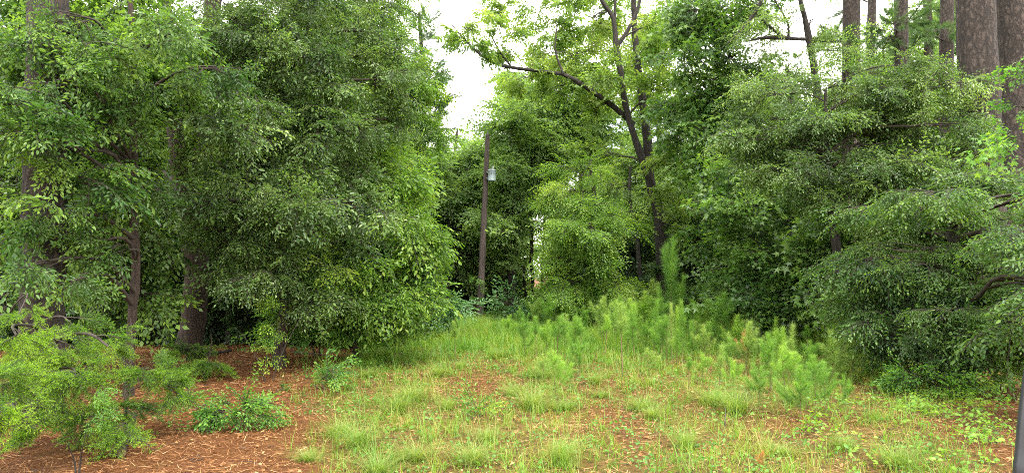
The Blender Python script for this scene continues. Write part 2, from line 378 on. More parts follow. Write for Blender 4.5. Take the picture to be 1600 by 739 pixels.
def tree(name, label, cat, base, trunk, lobes, kind, leaf, bark, group=None, extra=(), wob=.05, sides=12, trunk_n=22, flare=1.35, **kw):
    """trunk: list of (x,y,z,r) above base; extra: further limbs of the same kind"""
    SEED[0] += 1; r = np.random.default_rng(SEED[0])
    root = empty(name, base, label, cat, group)
    tb = MB(); skel = []
    b = [base[0], base[1], base[2]-.15, trunk[0][3]*flare]
    b2 = [base[0], base[1], base[2]+.35, trunk[0][3]*1.05]
    c, rr = bent_tube(tb, [b, b2]+list(trunk), trunk_n, sides, wob); skel.append(np.c_[c, rr][2:])
    tk = tb.build('trunk', M[bark], root, smooth=True, origin=base)
    for e in extra:
        lb = MB(); c, rr = bent_tube(lb, e, 16, 8, wob); skel.append(np.c_[c, rr]); lb.build('limb', M[bark], tk, smooth=True, origin=base)
    if lobes:
        cb = MB(); crown(cb, WoodProxy(cb), skel, lobes, kind, r, **kw)
        cb.build('crown', [M[leaf], M['twig']], root, origin=base)
    return root
class WoodProxy:
    def __init__(s, mb): s.mb = mb
    def add(s, V, Fc): s.mb.add(V, Fc, None, 1)
def T4(px, py, Y, r): return [*P(px, py, Y), r]
# ------------------------------------------------------------------ ground
def straw_mask(x, y):
    """1 = bare reddish pine straw, 0 = grassy clearing (a map of the real ground cover)"""
    px, py = pxpy(x, np.maximum(y, 1.))
    n = 40*np.sin(x*1.7+.5*y)+30*np.sin(y*2.3-x)+18*np.sin(x*5+y*4)
    left = 1/(1+np.exp((px-(505+(py-560)*-.02)+n*.8)/22))
    right = 1/(1+np.exp(-(px-(1470+(py-640)*.55)+n*.8)/25))
    patch = .85*np.exp(-(((px-735+n*.5)/75)**2+((py-600)/24)**2))+.75*np.exp(-(((px-960+n*.5)/95)**2+((py-655)/45)**2))+.7*np.exp(-(((px-1240)/70)**2+((py-660)/22)**2))+.6*np.exp(-(((px-1130)/80)**2+((py-560)/22)**2))
    wood = 1/(1+np.exp(-(y-27-np.abs(x)*.1)/1.0))+1/(1+np.exp(-(x-(.50*y+2.0)+n*.02)/.5))*(y > 9)
    back = np.exp(-((py-555)/26)**2)*(px < 560)
    return np.clip(np.maximum.reduce([left, right*1., patch, wood*.9, back]), 0, 1)
def axis(lo, hi, step, far):
    a = list(np.arange(lo, hi+1e-6, step)); k = step
    while a[-1] < far: k *= 1.25; a.append(a[-1]+k)
    k = step
    while a[0] > -far: k *= 1.25; a.insert(0, a[0]-k)
    return np.array(a)
gx = axis(-16, 16, .11, 700); gy = axis(3, 31, .11, 700)
X, Y = np.meshgrid(gx, gy); Z = gz(X, Y)
near = (np.abs(X) < 17) & (Y > 2) & (Y < 32)
Z = Z+near*(rng.normal(0, .006, X.shape)+.012*np.sin(X*9+np.sin(Y*7)*2)*np.sin(Y*8+X))
nx, ny = len(gx), len(gy)
idx = np.arange(nx*ny).reshape(ny, nx)
Fg = np.stack([idx[:-1, :-1], idx[:-1, 1:], idx[1:, 1:], idx[1:, :-1]], -1).reshape(-1, 4)
gm, n, o = mat('forest_floor')
geo = n.nodes.new('ShaderNodeNewGeometry'); at = n.nodes.new('ShaderNodeAttribute'); at.attribute_name = 'tint'
def noise(scale, det=6, rough=.6, sc3=None):
    z = n.nodes.new('ShaderNodeTexNoise'); z.inputs['Scale'].default_value = scale; z.inputs['Detail'].default_value = det; z.inputs['Roughness'].default_value = rough
    if sc3:
        m_ = n.nodes.new('ShaderNodeMapping'); m_.inputs['Scale'].default_value = sc3; m_.inputs['Rotation'].default_value = (0, 0, sc3[0]); n.links.new(geo.outputs['Position'], m_.inputs[0]); n.links.new(m_.outputs[0], z.inputs['Vector'])
    else: n.links.new(geo.outputs['Position'], z.inputs['Vector'])
    return z.outputs['Fac']
f1 = noise(30, 8, .7, (1, 5, 1)); f2 = noise(28, 8, .7, (5, .8, 1)); f3 = noise(1.6, 5)
ma = n.nodes.new('ShaderNodeMath'); ma.operation = 'MULTIPLY'; n.links.new(f1, ma.inputs[0]); n.links.new(f2, ma.inputs[1])
cs = ramp(n, ma.outputs[0], [(.15, (.015, .006, .003)), (.22, (.065, .025, .008)), (.30, (.155, .062, .021)), (.42, (.28, .14, .06))])
cg = ramp(n, noise(11, 9, .8), [(.36, (.012, .012, .004)), (.46, (.06, .055, .014)), (.51, (.16, .075, .026)), (.57, (.07, .095, .018)), (.70, (.25, .15, .06))])
mk = n.nodes.new('ShaderNodeMath'); mk.operation = 'ADD'; mk.use_clamp = True
m2 = n.nodes.new('ShaderNodeMath'); m2.operation = 'SUBTRACT'; m2.inputs[1].default_value = .5; n.links.new(f3, m2.inputs[0])
n.links.new(at.outputs['Fac'], mk.inputs[0]); n.links.new(m2.outputs[0], mk.inputs[1])
mx = n.nodes.new('ShaderNodeMixRGB'); n.links.new(mk.outputs[0], mx.inputs[0]); n.links.new(cg, mx.inputs[1]); n.links.new(cs, mx.inputs[2])
p = n.nodes.new('ShaderNodeBsdfPrincipled'); p.inputs['Roughness'].default_value = .95; p.inputs['Specular IOR Level'].default_value = .15; n.links.new(mx.outputs[0], p.inputs['Base Color'])
bp = n.nodes.new('ShaderNodeBump'); bp.inputs['Strength'].default_value = .8; bp.inputs['Distance'].default_value = .03; n.links.new(ma.outputs[0], bp.inputs['Height']); n.links.new(bp.outputs[0], p.inputs['Normal'])
n.links.new(p.outputs[0], o.inputs[0])
mb = MB(); mb.add(np.stack([X, Y, Z], -1), Fg, straw_mask(X, Y).ravel().astype(np.float32)); g = mb.build('ground', gm, smooth=True); tag(g, kind='structure')

# ------------------------------------------------------------------ big trees, left side
tree('pine_tree', 'thick pine trunk at the far left, half hidden by cedar boughs', 'tree', B(68, 9.2),
     [T4(68, 430, 9.2, .28), T4(72, 150, 9.2, .26), T4(78, -300, 9.4, .22), [*(P(80, -900, 9.6)), .16]],
     [(P(80, -820, 9.6), (3.0, 3.0, 1.6), 36), (P(-150, -600, 10), (2.5, 2.2, 1.), 20), (P(330, -620, 10), (2.5, 2.2, 1.), 20)], 'pine', 'pine', 'pinebark', per=8, scale=1.3)
tree('oak_tree', 'dark double trunk oak behind glossy elm leaves on the left', 'tree', B(300, 15.5),
     [T4(304, 480, 15.5, .27), T4(308, 380, 15.5, .25), T4(316, 290, 15.5, .24), T4(318, 180, 15.5, .22), T4(332, 20, 15.5, .20), T4(350, -250, 15.5, .18)],
     [px_lobe(350, 70, 14.5, 70, 60, 1.2, 26), px_lobe(220, 60, 15, 70, 50, 1., 18), px_lobe(180, 150, 16, 70, 60, 1., 18), px_lobe(230, 270, 17, 60, 50, .8, 12), px_lobe(420, -220, 15.5, 260, 120, 3, 36), px_lobe(150, -240, 15.5, 230, 110, 3, 30), px_lobe(180, 350, 17, 60, 40, .8, 10)],
     'elm', 'elm', 'brownbark', extra=[[T4(306, 420, 15.5, .22), T4(285, 300, 15.3, .19), T4(272, 190, 15.2, .17), T4(262, 60, 15.2, .14), T4(250, -80, 15.2, .12)]], per=10)
tree('elm_tree', 'broad elm with small silvery glossy leaves filling the upper left', 'tree', B(440, 14),
     [T4(446, 480, 14, .12), T4(440, 380, 14, .11), T4(452, 240, 14, .10), T4(440, 120, 14, .09), T4(450, -60, 14, .06), T4(450, -250, 14, .03)],
     boughs([(335,-10),(575,-10),(625,120),(610,230),(560,330),(540,440),(430,470),(340,440),(350,300),(340,150)], 44, lambda x, y: 12.3+(x-340)*.008-(y-200)*.0015, 55, 24, .6, 10, 11)+[px_lobe(480, -120, 14, 170, 90, 1.8, 30)],
     'elm', 'elm', 'brownbark', per=12, droop=.22)
tree('elm_tree', 'yellow green elm spreading low boughs beside the clearing, left of the wooden pole', 'tree', B(560, 16),
     [T4(560, 470, 16, .10), T4(570, 380, 16, .09), T4(575, 300, 16, .07), T4(585, 220, 16, .04)],
     boughs([(560,230),(615,240),(640,330),(668,375),(660,425),(630,460),(590,485),(500,470),(490,430),(570,340)], 26, lambda x, y: 15+(x-560)*.008-(y-300)*.002, 44, 17, .5, 9, 12),
     'lime', 'lime', 'brownbark', per=12, droop=.25)
tree('tall_tree', 'tall bright green tree at the left edge of the sky gap', 'tree', B(600, 21),
     [T4(600, 440, 21, .16), T4(596, 300, 21, .15), T4(590, 150, 21, .12), T4(585, 0, 21, .1), T4(590, -200, 21, .05)],
     boughs([(500,-20),(630,-20),(630,60),(655,150),(655,210),(650,330),(560,300),(540,100)], 24, lambda x, y: 21, 42, 26, 1., 11, 13)+[px_lobe(600, -110, 21, 70, 50, 1.4, 16)],
     'lime', 'lime', 'oakbark', per=11, scale=1.1)
tree('pine_tree', 'pine with drooping needle tufts beside the white sky gap', 'tree', B(652, 26),
     [T4(652, 440, 26, .18), T4(656, 250, 26, .15), T4(660, 120, 26, .11), T4(655, 20, 26, .05)],
     [px_lobe(672, 120, 26, 26, 35, .8, 15), px_lobe(682, 170, 26, 26, 24, .8, 14), px_lobe(660, 60, 26, 16, 40, .8, 9), px_lobe(668, 215, 26, 34, 26, .9, 12)],
     'pine', 'pine', 'pinebark', per=7, scale=1.1, flat=.9, droop=-.15)
tree('hickory_tree', 'slender hickory reaching large yellow green leaves across the top left', 'tree', B(208, 10.5),
     [T4(206, 500, 10.5, .07), T4(212, 420, 10.5, .065), T4(208, 300, 10.5, .06), T4(210, 130, 10.5, .05), T4(200, -60, 10.5, .03)],
     boughs([(0,20),(330,10),(340,110),(230,150),(150,250),(130,330),(0,330),(-20,150)], 20, lambda x, y: 8.3+x*.004, 44, 20, .4, 6, 15)+[px_lobe(200, 390, 9.6, 36, 22, .3, 3), px_lobe(115, 360, 9, 50, 22, .4, 4), px_lobe(30, 420, 8.2, 50, 20, .3, 5), px_lobe(110, 440, 8.4, 44, 18, .3, 4), px_lobe(230, 290, 9.9, 30, 30, .4, 4)],
     'big', 'mid', 'brownbark', per=8, scale=.8, droop=.3)
tree('maple_tree', 'shaded maple with dense mid green leaves left of the double trunk', 'tree', B(150, 12.5),
     [T4(150, 440, 12.5, .09), T4(140, 300, 12.5, .08), T4(150, 100, 12.5, .06), T4(150, -100, 12.5, .03)],
     boughs([(-20,0),(260,0),(262,120),(240,200),(245,330),(225,470),(120,480),(115,260),(60,240),(0,420),(-30,300)], 32, lambda x, y: 11.8+rng.normal(0,.5), 44, 24, .6, 7, 14),
     'mid', 'mid', 'brownbark', per=12, scale=.8)
# cedars in the lower left corner
def cedar(label, base, h, lobes, r0=.07, **kw):
    x, y, z = base
    return tree('cedar_tree', label, 'tree', base, [[x, y, z+h*.4, r0*.8], [x+.05, y, z+h*.7, r0*.55], [x+.02, y, z+h, r0*.2]], lobes, 'cedar', 'cedar', 'brownbark', flat=.6, wob=.1, sides=8, trunk_n=12, **kw)
cedar('large feathery cedar with bright boughs hanging in the lower left corner', B(40, 7.9), 1.6,
      boughs([(-20,470),(60,485),(170,520),(190,570),(140,600),(60,615),(-20,600)], 15, lambda x, y: 6.6+x*.003, 30, 7, .25, 3, 25)+[px_lobe(40, 640, 7., 34, 12, .25, 4), px_lobe(60, 670, 7.2, 26, 10, .2, 3)], per=10, scale=.6, csize=.42, droop=.3, roll=.6)
cedar('low feathery cedar sprawling on pine straw by the cut log', B(205, 8.6), 1.4,
      [px_lobe(235, 575, 8.2, 40, 20, .3, 6), px_lobe(180, 640, 7.9, 45, 16, .3, 6), px_lobe(275, 605, 8.4, 34, 16, .3, 5), px_lobe(200, 675, 7.6, 35, 12, .3, 3)], r0=.03, per=11, scale=.75, droop=.1, roll=.6)
cedar('small dim cedar between the oak trunk and the straw slope', B(330, 12.6), .9,
      [px_lobe(325, 572, 12.2, 35, 14, .4, 9), px_lobe(300, 548, 12.6, 35, 14, .4, 7)], r0=.02, per=10, scale=.8, droop=.1, roll=.6)
cedar('cedar bough curling in at the left picture edge', B(-25, 5.6), 1.5,
      [px_lobe(0, 640, 5.2, 22, 20, .2, 6), px_lobe(-10, 600, 5.2, 25, 30, .25, 6)], r0=.03, per=10, scale=.6, droop=.25, roll=.6)

# ------------------------------------------------------------------ centre
tree('oak_tree', 'old leaning oak whose bare dark limbs fork high against the white sky', 'tree', B(1037, 27),
     [T4(1037, 450, 27, .27), T4(1034, 385, 27, .26), T4(1029, 330, 27, .23), T4(1016, 285, 27, .19), T4(1012, 225, 27, .19), T4(1003, 150, 27, .15), T4(992, 60, 27, .12), T4(988, -80, 27, .08)],
     [px_lobe(738, 75, 26, 30, 26, .8, 6), px_lobe(712, 40, 26, 24, 26, .8, 5), px_lobe(790, 60, 26, 45, 40, 1., 8), px_lobe(850, 40, 27, 45, 45, 1.2, 14), px_lobe(900, 90, 27.5, 50, 40, 1.2, 15), px_lobe(925, 30, 27.8, 40, 45, 1.3, 13), px_lobe(830, 120, 28, 50, 25, 1.2, 8), px_lobe(890, -10, 28, 60, 30, 1.2, 8), px_lobe(800, 5, 27, 50, 25, 1.2, 5), px_lobe(870, -70, 28, 130, 40, 2, 14),
      px_lobe(925, 170, 27.5, 40, 28, 1., 9), px_lobe(1035, 60, 27.8, 30, 60, 1., 14), px_lobe(1030, -90, 28, 120, 40, 2, 12), px_lobe(945, 250, 27.5, 35, 45, .8, 7), px_lobe(870, 135, 27, 50, 22, 1, 8), px_lobe(1005, 120, 28.5, 22, 40, .8, 6), px_lobe(1035, 150, 25.5, 26, 50, .6, 11), px_lobe(1020, 40, 25.6, 18, 40, .5, 6), px_lobe(945, 110, 25.8, 24, 30, .5, 6), px_lobe(1045, 250, 25.6, 18, 22, .5, 5), px_lobe(1030, 300, 25.6, 16, 12, .4, 3), px_lobe(1060, 350, 25.6, 20, 30, .5, 7)],
     'oak', 'oak', 'oakbark', extra=[[T4(1026, 305, 27, .15), T4(1010, 268, 26.8, .15), T4(992, 215, 26.6, .14), T4(977, 165, 26.5, .125), T4(970, 115, 26.4, .12), T4(962, 72, 26.4, .11)],
      [T4(963, 76, 26.4, .09), T4(985, 40, 26.4, .08), T4(1000, 0, 26.4, .07), T4(1003, -60, 26.5, .06)], [T4(963, 76, 26.4, .12), T4(958, 30, 26.3, .09), T4(940, 0, 26.2, .08), T4(925, -50, 26.2, .05)], [T4(960, 45, 26.4, .06), T4(961, 5, 26.3, .05), T4(960, -60, 26.3, .04)],
      [T4(990, 195, 27, .12), T4(960, 168, 26.6, .11), T4(928, 145, 26.3, .10), T4(885, 118, 26.1, .085), T4(845, 112, 26, .07), T4(800, 106, 26, .07), T4(765, 96, 26, .05), T4(735, 72, 26, .04), T4(705, 38, 26, .02)],
      [T4(800, 106, 26, .04), T4(780, 80, 26, .03), T4(765, 50, 26, .02)], [T4(880, 116, 26, .05), T4(868, 80, 26, .04), T4(870, 40, 26, .02)]],
     per=9, scale=1.25, limb_r=.05, flat=.8, droop=.0)
tree('hornbeam_tree', 'light green hornbeam with layered sprays between the pole and the oak', 'tree', B(925, 24),
     [T4(925, 420, 24, .11), T4(930, 330, 24, .09), T4(922, 250, 24, .05)],
     boughs([(880,300),(905,262),(935,275),(955,340),(955,440),(920,465),(880,455),(872,400)], 14, lambda x, y: 23-(y-300)*.002, 36, 17, .8, 8, 16),
     'horn', 'lime', 'oakbark', per=12, scale=1.15, droop=.35)
tree('young_tree', 'thin dark stemmed tree standing just left of the old oak trunk', 'tree', B(1000, 25.5),
     [T4(1000, 430, 25.5, .09), T4(993, 360, 25.5, .08), T4(984, 310, 25.5, .07), T4(985, 260, 25.5, .04)],
     [px_lobe(975, 285, 25.5, 25, 25, .6, 7)], 'mid', 'far', 'oakbark', per=8)
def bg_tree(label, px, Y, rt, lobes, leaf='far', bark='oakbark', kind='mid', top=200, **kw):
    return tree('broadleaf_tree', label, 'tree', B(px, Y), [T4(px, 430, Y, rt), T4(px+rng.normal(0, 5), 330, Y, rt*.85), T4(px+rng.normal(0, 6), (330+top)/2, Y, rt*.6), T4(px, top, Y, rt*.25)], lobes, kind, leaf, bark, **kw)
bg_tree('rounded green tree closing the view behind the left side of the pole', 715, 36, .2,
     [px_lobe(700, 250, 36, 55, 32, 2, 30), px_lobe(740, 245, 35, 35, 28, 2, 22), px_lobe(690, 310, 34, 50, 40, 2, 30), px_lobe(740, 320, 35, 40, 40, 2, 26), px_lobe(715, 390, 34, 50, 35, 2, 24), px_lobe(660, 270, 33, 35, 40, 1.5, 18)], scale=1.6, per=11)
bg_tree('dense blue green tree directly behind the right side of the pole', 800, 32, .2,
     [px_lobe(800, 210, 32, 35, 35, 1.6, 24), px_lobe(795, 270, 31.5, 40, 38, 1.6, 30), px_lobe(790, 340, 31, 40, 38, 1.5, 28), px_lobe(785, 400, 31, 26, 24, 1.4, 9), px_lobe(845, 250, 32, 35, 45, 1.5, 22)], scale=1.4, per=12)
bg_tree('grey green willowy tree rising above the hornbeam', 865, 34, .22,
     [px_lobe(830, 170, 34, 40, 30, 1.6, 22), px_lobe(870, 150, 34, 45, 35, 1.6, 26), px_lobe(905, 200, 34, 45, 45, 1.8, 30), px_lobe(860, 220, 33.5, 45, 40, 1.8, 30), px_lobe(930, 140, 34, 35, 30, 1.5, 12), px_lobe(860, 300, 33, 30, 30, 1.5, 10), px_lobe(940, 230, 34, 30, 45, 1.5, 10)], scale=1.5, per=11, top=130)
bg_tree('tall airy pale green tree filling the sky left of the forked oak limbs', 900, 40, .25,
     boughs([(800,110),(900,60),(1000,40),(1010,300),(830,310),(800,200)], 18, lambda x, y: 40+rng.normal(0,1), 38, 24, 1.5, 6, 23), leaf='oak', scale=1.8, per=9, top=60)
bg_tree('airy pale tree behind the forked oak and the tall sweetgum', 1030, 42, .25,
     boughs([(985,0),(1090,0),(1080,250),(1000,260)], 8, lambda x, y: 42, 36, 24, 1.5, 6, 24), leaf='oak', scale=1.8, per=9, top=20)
# understorey behind and beside the pole
def bush(name, label, cat, base, lobes, kind, leaf, nst=5, h=.8, group=None, **kw):
    SEED[0] += 1; r = np.random.default_rng(SEED[0])
    root = empty(name, base, label, cat, group); sb = MB(); skel = []
    for k in range(nst):
        a = r.uniform(0, 6.28); l = h*r.uniform(.6, 1); d = np.array([math.cos(a)*.35, math.sin(a)*.35, 1])
        b = np.array(base)+[math.cos(a)*.05, math.sin(a)*.05, -.05]
        c, rr = bent_tube(sb, [[*b, .012], [*(b+d*l*.5), .009], [*(b+d*l+[math.cos(a)*.1, math.sin(a)*.1, 0]), .005]], 6, 5, .1); skel.append(np.c_[c, rr])
    sb.build('stem', M['twig'], root, smooth=True, origin=base)
    cb = MB(); crown(cb, WoodProxy(cb), skel, lobes, kind, r, **kw); cb.build('foliage', [M[leaf], M['twig']], root, origin=base)
    return root
bush('shrub', 'dark leafy undergrowth shrub below the elm, left of the sumac', 'shrub', B(500, 15.4), [px_lobe(490, 480, 15, 50, 40, .8, 20), px_lobe(545, 500, 15.4, 40, 26, .7, 14), px_lobe(440, 500, 14.8, 40, 30, .6, 12)], 'big', 'weed', per=9, scale=.9)
bush('sumac_shrub', 'pale sumac with fern like compound leaves at the wood edge', 'shrub', B(672, 21), [px_lobe(670, 485, 20.5, 38, 16, .8, 12), px_lobe(640, 500, 20.5, 30, 12, .6, 8), px_lobe(690, 470, 20.6, 25, 10, .5, 5)], 'compound', 'pale', per=7, scale=1.6)
bush('shrub', 'pale leaved shrub right of the foot of the pole', 'shrub', B(792, 27.5), [px_lobe(802, 482, 27, 26, 12, .6, 12)], 'big', 'pale', per=8, scale=1.5)
bush('shrub', 'pale bushy undergrowth filling the foot of the bright gap', 'shrub', B(838, 42), [px_lobe(838, 462, 42, 30, 10, 1., 12)], 'mid', 'far', per=9, scale=1.5)
bush('shrub', 'low green shrub at the left foot of the pole', 'shrub', B(722, 27), [px_lobe(700, 490, 26.5, 26, 10, .6, 10)], 'big', 'weed', per=8, scale=1.4)
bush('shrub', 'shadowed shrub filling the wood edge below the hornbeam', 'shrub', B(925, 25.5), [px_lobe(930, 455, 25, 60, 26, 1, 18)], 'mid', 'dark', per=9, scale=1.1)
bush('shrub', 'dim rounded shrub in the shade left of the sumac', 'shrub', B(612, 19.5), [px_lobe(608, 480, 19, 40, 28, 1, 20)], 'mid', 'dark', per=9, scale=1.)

# ------------------------------------------------------------------ right side
tree('sweetgum_tree', 'tall sweetgum with dark star shaped leaves right of the old oak', 'tree', B(1128, 23.7),
     [T4(1130, 440, 23.7, .10), T4(1124, 330, 23.7, .09), T4(1128, 180, 23.7, .07), T4(1118, 60, 23.7, .05), T4(1122, -60, 23.7, .03)],
     boughs([(1065,-20),(1150,-20),(1165,60),(1200,230),(1180,440),(1125,450),(1115,330),(1080,270),(1070,180),(1060,90)], 28, lambda x, y: 22.8, 38, 17, .8, 8, 17),
     'gum', 'gum', 'oakbark', per=11, scale=1.4, droop=.18)
tree('sweetgum_tree', 'lower sweetgum with broad starry leaves at the middle of the right wood edge', 'tree', B(1240, 20.8),
     [T4(1240, 430, 20.8, .08), T4(1232, 330, 20.8, .06), T4(1225, 250, 20.8, .03)],
     boughs([(1150,260),(1330,330),(1380,470),(1240,500),(1145,480),(1145,420)], 22, lambda x, y: 19.8-(x-1150)*.012, 48, 18, .7, 11, 18)+[px_lobe(1320, 470, 14.5, 40, 16, .4, 6)],
     'gum', 'gum', 'oakbark', per=11, scale=1.2)
tree('elm_tree', 'elm with fine light green leaves under the bare pine trunks', 'tree', B(1310, 15),
     [T4(1310, 430, 15, .10), T4(1300, 330, 15, .09), T4(1290, 220, 15, .06), T4(1290, 140, 15, .03)],
     boughs([(1190,140),(1340,120),(1440,100),(1490,130),(1520,260),(1560,300),(1400,350),(1240,300),(1170,220)], 36, lambda x, y: 16-(x-1190)*.007-(y-150)*.003, 54, 20, .6, 9, 19),
     'elm', 'elm', 'oakbark', per=12, droop=.15, flat=.6)
tree('elm_tree', 'low elm sweeping layered boughs down to the straw at right', 'tree', B(1500, 12),
     [T4(1500, 470, 12, .10), T4(1490, 380, 12, .09), T4(1484, 340, 12, .06), T4(1470, 310, 12, .03)],
     boughs([(1330,330),(1480,290),(1680,290),(1700,540),(1590,560),(1480,560),(1390,520),(1340,440)], 40, lambda x, y: 13.6-(x-1330)*.009-(y-300)*.002+rng.normal(0, .35), 56, 12, .5, 8, 20),
     'elm', 'mid', 'oakbark', per=12, droop=.22, flat=.5, roll=.45)
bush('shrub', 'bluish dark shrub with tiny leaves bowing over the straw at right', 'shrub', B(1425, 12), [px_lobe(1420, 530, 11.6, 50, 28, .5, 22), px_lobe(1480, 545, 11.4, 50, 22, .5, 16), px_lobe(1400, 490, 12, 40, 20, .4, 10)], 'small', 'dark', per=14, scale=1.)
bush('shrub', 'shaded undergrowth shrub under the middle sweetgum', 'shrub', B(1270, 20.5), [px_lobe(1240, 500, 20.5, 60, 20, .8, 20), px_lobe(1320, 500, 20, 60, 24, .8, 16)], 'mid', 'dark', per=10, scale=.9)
tree('sweetgum_tree', 'near sweetgum poking large bright star leaves in from the right edge', 'tree', B(1690, 7.4),
     [T4(1690, 450, 7.4, .06), T4(1680, 250, 7.4, .05), T4(1670, 0, 7.4, .03)],
     [px_lobe(1592, 165, 7.4, 28, 20, .25, 4), px_lobe(1600, 225, 7.3, 26, 20, .25, 4), px_lobe(1600, 285, 7.3, 26, 18, .25, 4), px_lobe(1610, 110, 7.4, 20, 18, .25, 2)], 'gum', 'weed', 'oakbark', per=8, scale=.62, csize=.3)
pines = [(1542, 14.5, .41, 'very thick grey pine trunk filling the upper right corner'), (1584, 16.5, .36, 'second thick pine trunk at the extreme upper right edge'),
         (1330, 22, .29, 'straight pine trunk, leftmost of the bare trunks at upper right'), (1361, 29, .2, 'thin distant pine trunk close right of the leftmost bare trunk'),
         (1409, 24, .25, 'mid sized pine trunk above the light green elm'), (1452, 33, .22, 'faint pine trunk between two darker ones at upper right'), (1479, 27, .28, 'brown pine trunk standing left of the thickest trunk')]
for px, Yd, r0, lab in pines:
    dx = rng.normal(0, 8)
    tops = [T4(px, 430, Yd, r0), T4(px-(14 if px == 1542 else 0), 100, Yd, r0*.93), T4(px+dx-(20 if px == 1542 else 0), -200, Yd, r0*.8), T4(px+dx, -200-9000/Yd, Yd, r0*.4)]
    c = np.array(tops[-1][:3])
    tree('pine_tree', lab, 'tree', B(px+(4 if px == 1542 else 0), Yd), tops, [(c, (2.6, 2.6, 1.5), 26)]+([px_lobe(px+rng.uniform(-30, 30), rng.uniform(0, 110), Yd-.6, 40, 22, .8, 6), px_lobe(px+rng.uniform(-30, 30), rng.uniform(-20, 60), Yd+1, 40, 20, .8, 4)] if px < 1500 else []), 'pine', 'pine', 'pinebark', per=8, scale=1.5, wob=.04, sides=14)
# dead-limbed oak under the pines
tree('oak_tree', 'crooked oak with half bare limbs arching below the blue sky at upper right', 'tree', B(1290, 20),
     [T4(1290, 420, 20, .15), T4(1286, 250, 20, .14), T4(1284, 190, 20, .13), T4(1280, 160, 20, .12), T4(1262, 50, 20, .09), T4(1248, -10, 20, .06)],
     [px_lobe(1205, 25, 20, 22, 16, .6, 7), px_lobe(1180, 60, 20, 50, 35, .8, 9), px_lobe(1270, 30, 20, 50, 30, .8, 8), px_lobe(1250, 90, 20, 60, 22, .8, 9), px_lobe(1310, 80, 20, 30, 30, .8, 6), px_lobe(1200, 125, 20, 50, 22, .8, 14), px_lobe(1220, -60, 20, 110, 40, 1.2, 16)],
     'elm', 'far', 'oakbark', extra=[[T4(1262, 130, 20, .08), T4(1235, 117, 20, .07), T4(1228, 108, 20, .06)], [T4(1280, 64, 20, .05), T4(1225, 60, 20, .06), T4(1190, 60, 20, .05), T4(1165, 66, 20, .02)],
      [T4(1225, 60, 20, .05), T4(1200, 40, 20, .04), T4(1180, 20, 20, .02)], [T4(1232, 58, 20, .04), T4(1230, 35, 20, .03), T4(1210, 0, 20, .02)], [T4(1135, 70, 19.8, .02), T4(1165, 40, 19.8, .05), T4(1188, 5, 19.8, .06), T4(1200, -40, 19.8, .05)],
      [T4(1325, 64, 20, .03), T4(1300, 66, 20, .03), T4(1280, 64, 20, .03)]], per=8, scale=1.)
# ------------------------------------------------------------------ slender understorey trees one can tell apart
sl_ = [(208, 12.2, .075, 'brownbark', 'leaning brown stem under the shaded maple', 14, 430), (360, 17.5, .075, 'palebark', 'pale mossy slender trunk right of the double oak', 0, 400), (415, 19, .07, 'palebark', 'pale slender trunk in shade behind the hanging elm boughs', -3, 400),
       (386, 21, .05, 'oakbark', 'thin dark trunk between two pale slender ones on the left', 4, 400), (700, 33, .09, 'oakbark', 'dark thin trunk in the wood just left of the pole', 2, 380), (786, 34, .11, 'oakbark', 'dark forked looking trunk right of the pole foot', 3, 400),
       (833, 38, .12, 'pinebark', 'reddish pine trunk in the bright gap right of the pole', -4, 330), (845, 42, .08, 'oakbark', 'thin trunk crossing the bright gap behind the hornbeam', 6, 330), (822, 37, .09, 'oakbark', 'dark leaning trunk at the left of the bright gap', -8, 350), (1170, 24.5, .08, 'oakbark', 'slim dark trunk between the two sweetgums', 3, 300)]
for px, Yd, r0, bk, lab, lean, top in sl_:
    c = P(px+lean*2, top-120, Yd)
    tree('slender_tree', lab, 'tree', B(px, Yd), [T4(px+lean*.3, 440, Yd, r0), T4(px+lean, top-10, Yd, r0*.8), [*c, r0*.3]], [(c, (1.2, 1.2, .8), 10)], 'mid', 'far', bk, per=9, wob=.25, sides=8)

# ------------------------------------------------------------------ the wood behind: shared shapes, individual trees
def filler(seed, h, spread, low, leaf, bark, kind, scale, n):
    r = np.random.default_rng(seed); lob = []
    for k in range(n):
        z = low+(h-low)*(k+.5)/n; a = k*2.4+r.uniform(0, .8); rr = spread*(1-.75*abs(z-(low+.35*(h-low)))/h)*.55
        lob.append((np.array([math.cos(a)*rr, math.sin(a)*rr, z]), (spread*.45, spread*.45, (h-low)/n*1.3+.5), 15))
    return tree('forest_tree', 'tree', 'tree', (0., 0., 0.), [[.1, 0, h*.3, .17], [0, .1, h*.6, .12], [0, 0, h, .03]], lob, kind, leaf, bark, per=8, scale=scale, sides=8, limb_r=.06)
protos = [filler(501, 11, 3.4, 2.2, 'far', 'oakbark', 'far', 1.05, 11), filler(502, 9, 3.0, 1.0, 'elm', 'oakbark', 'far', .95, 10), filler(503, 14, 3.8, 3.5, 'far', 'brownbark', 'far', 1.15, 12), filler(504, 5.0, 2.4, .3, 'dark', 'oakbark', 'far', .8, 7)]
GF = 'trees standing deep in the wood behind'
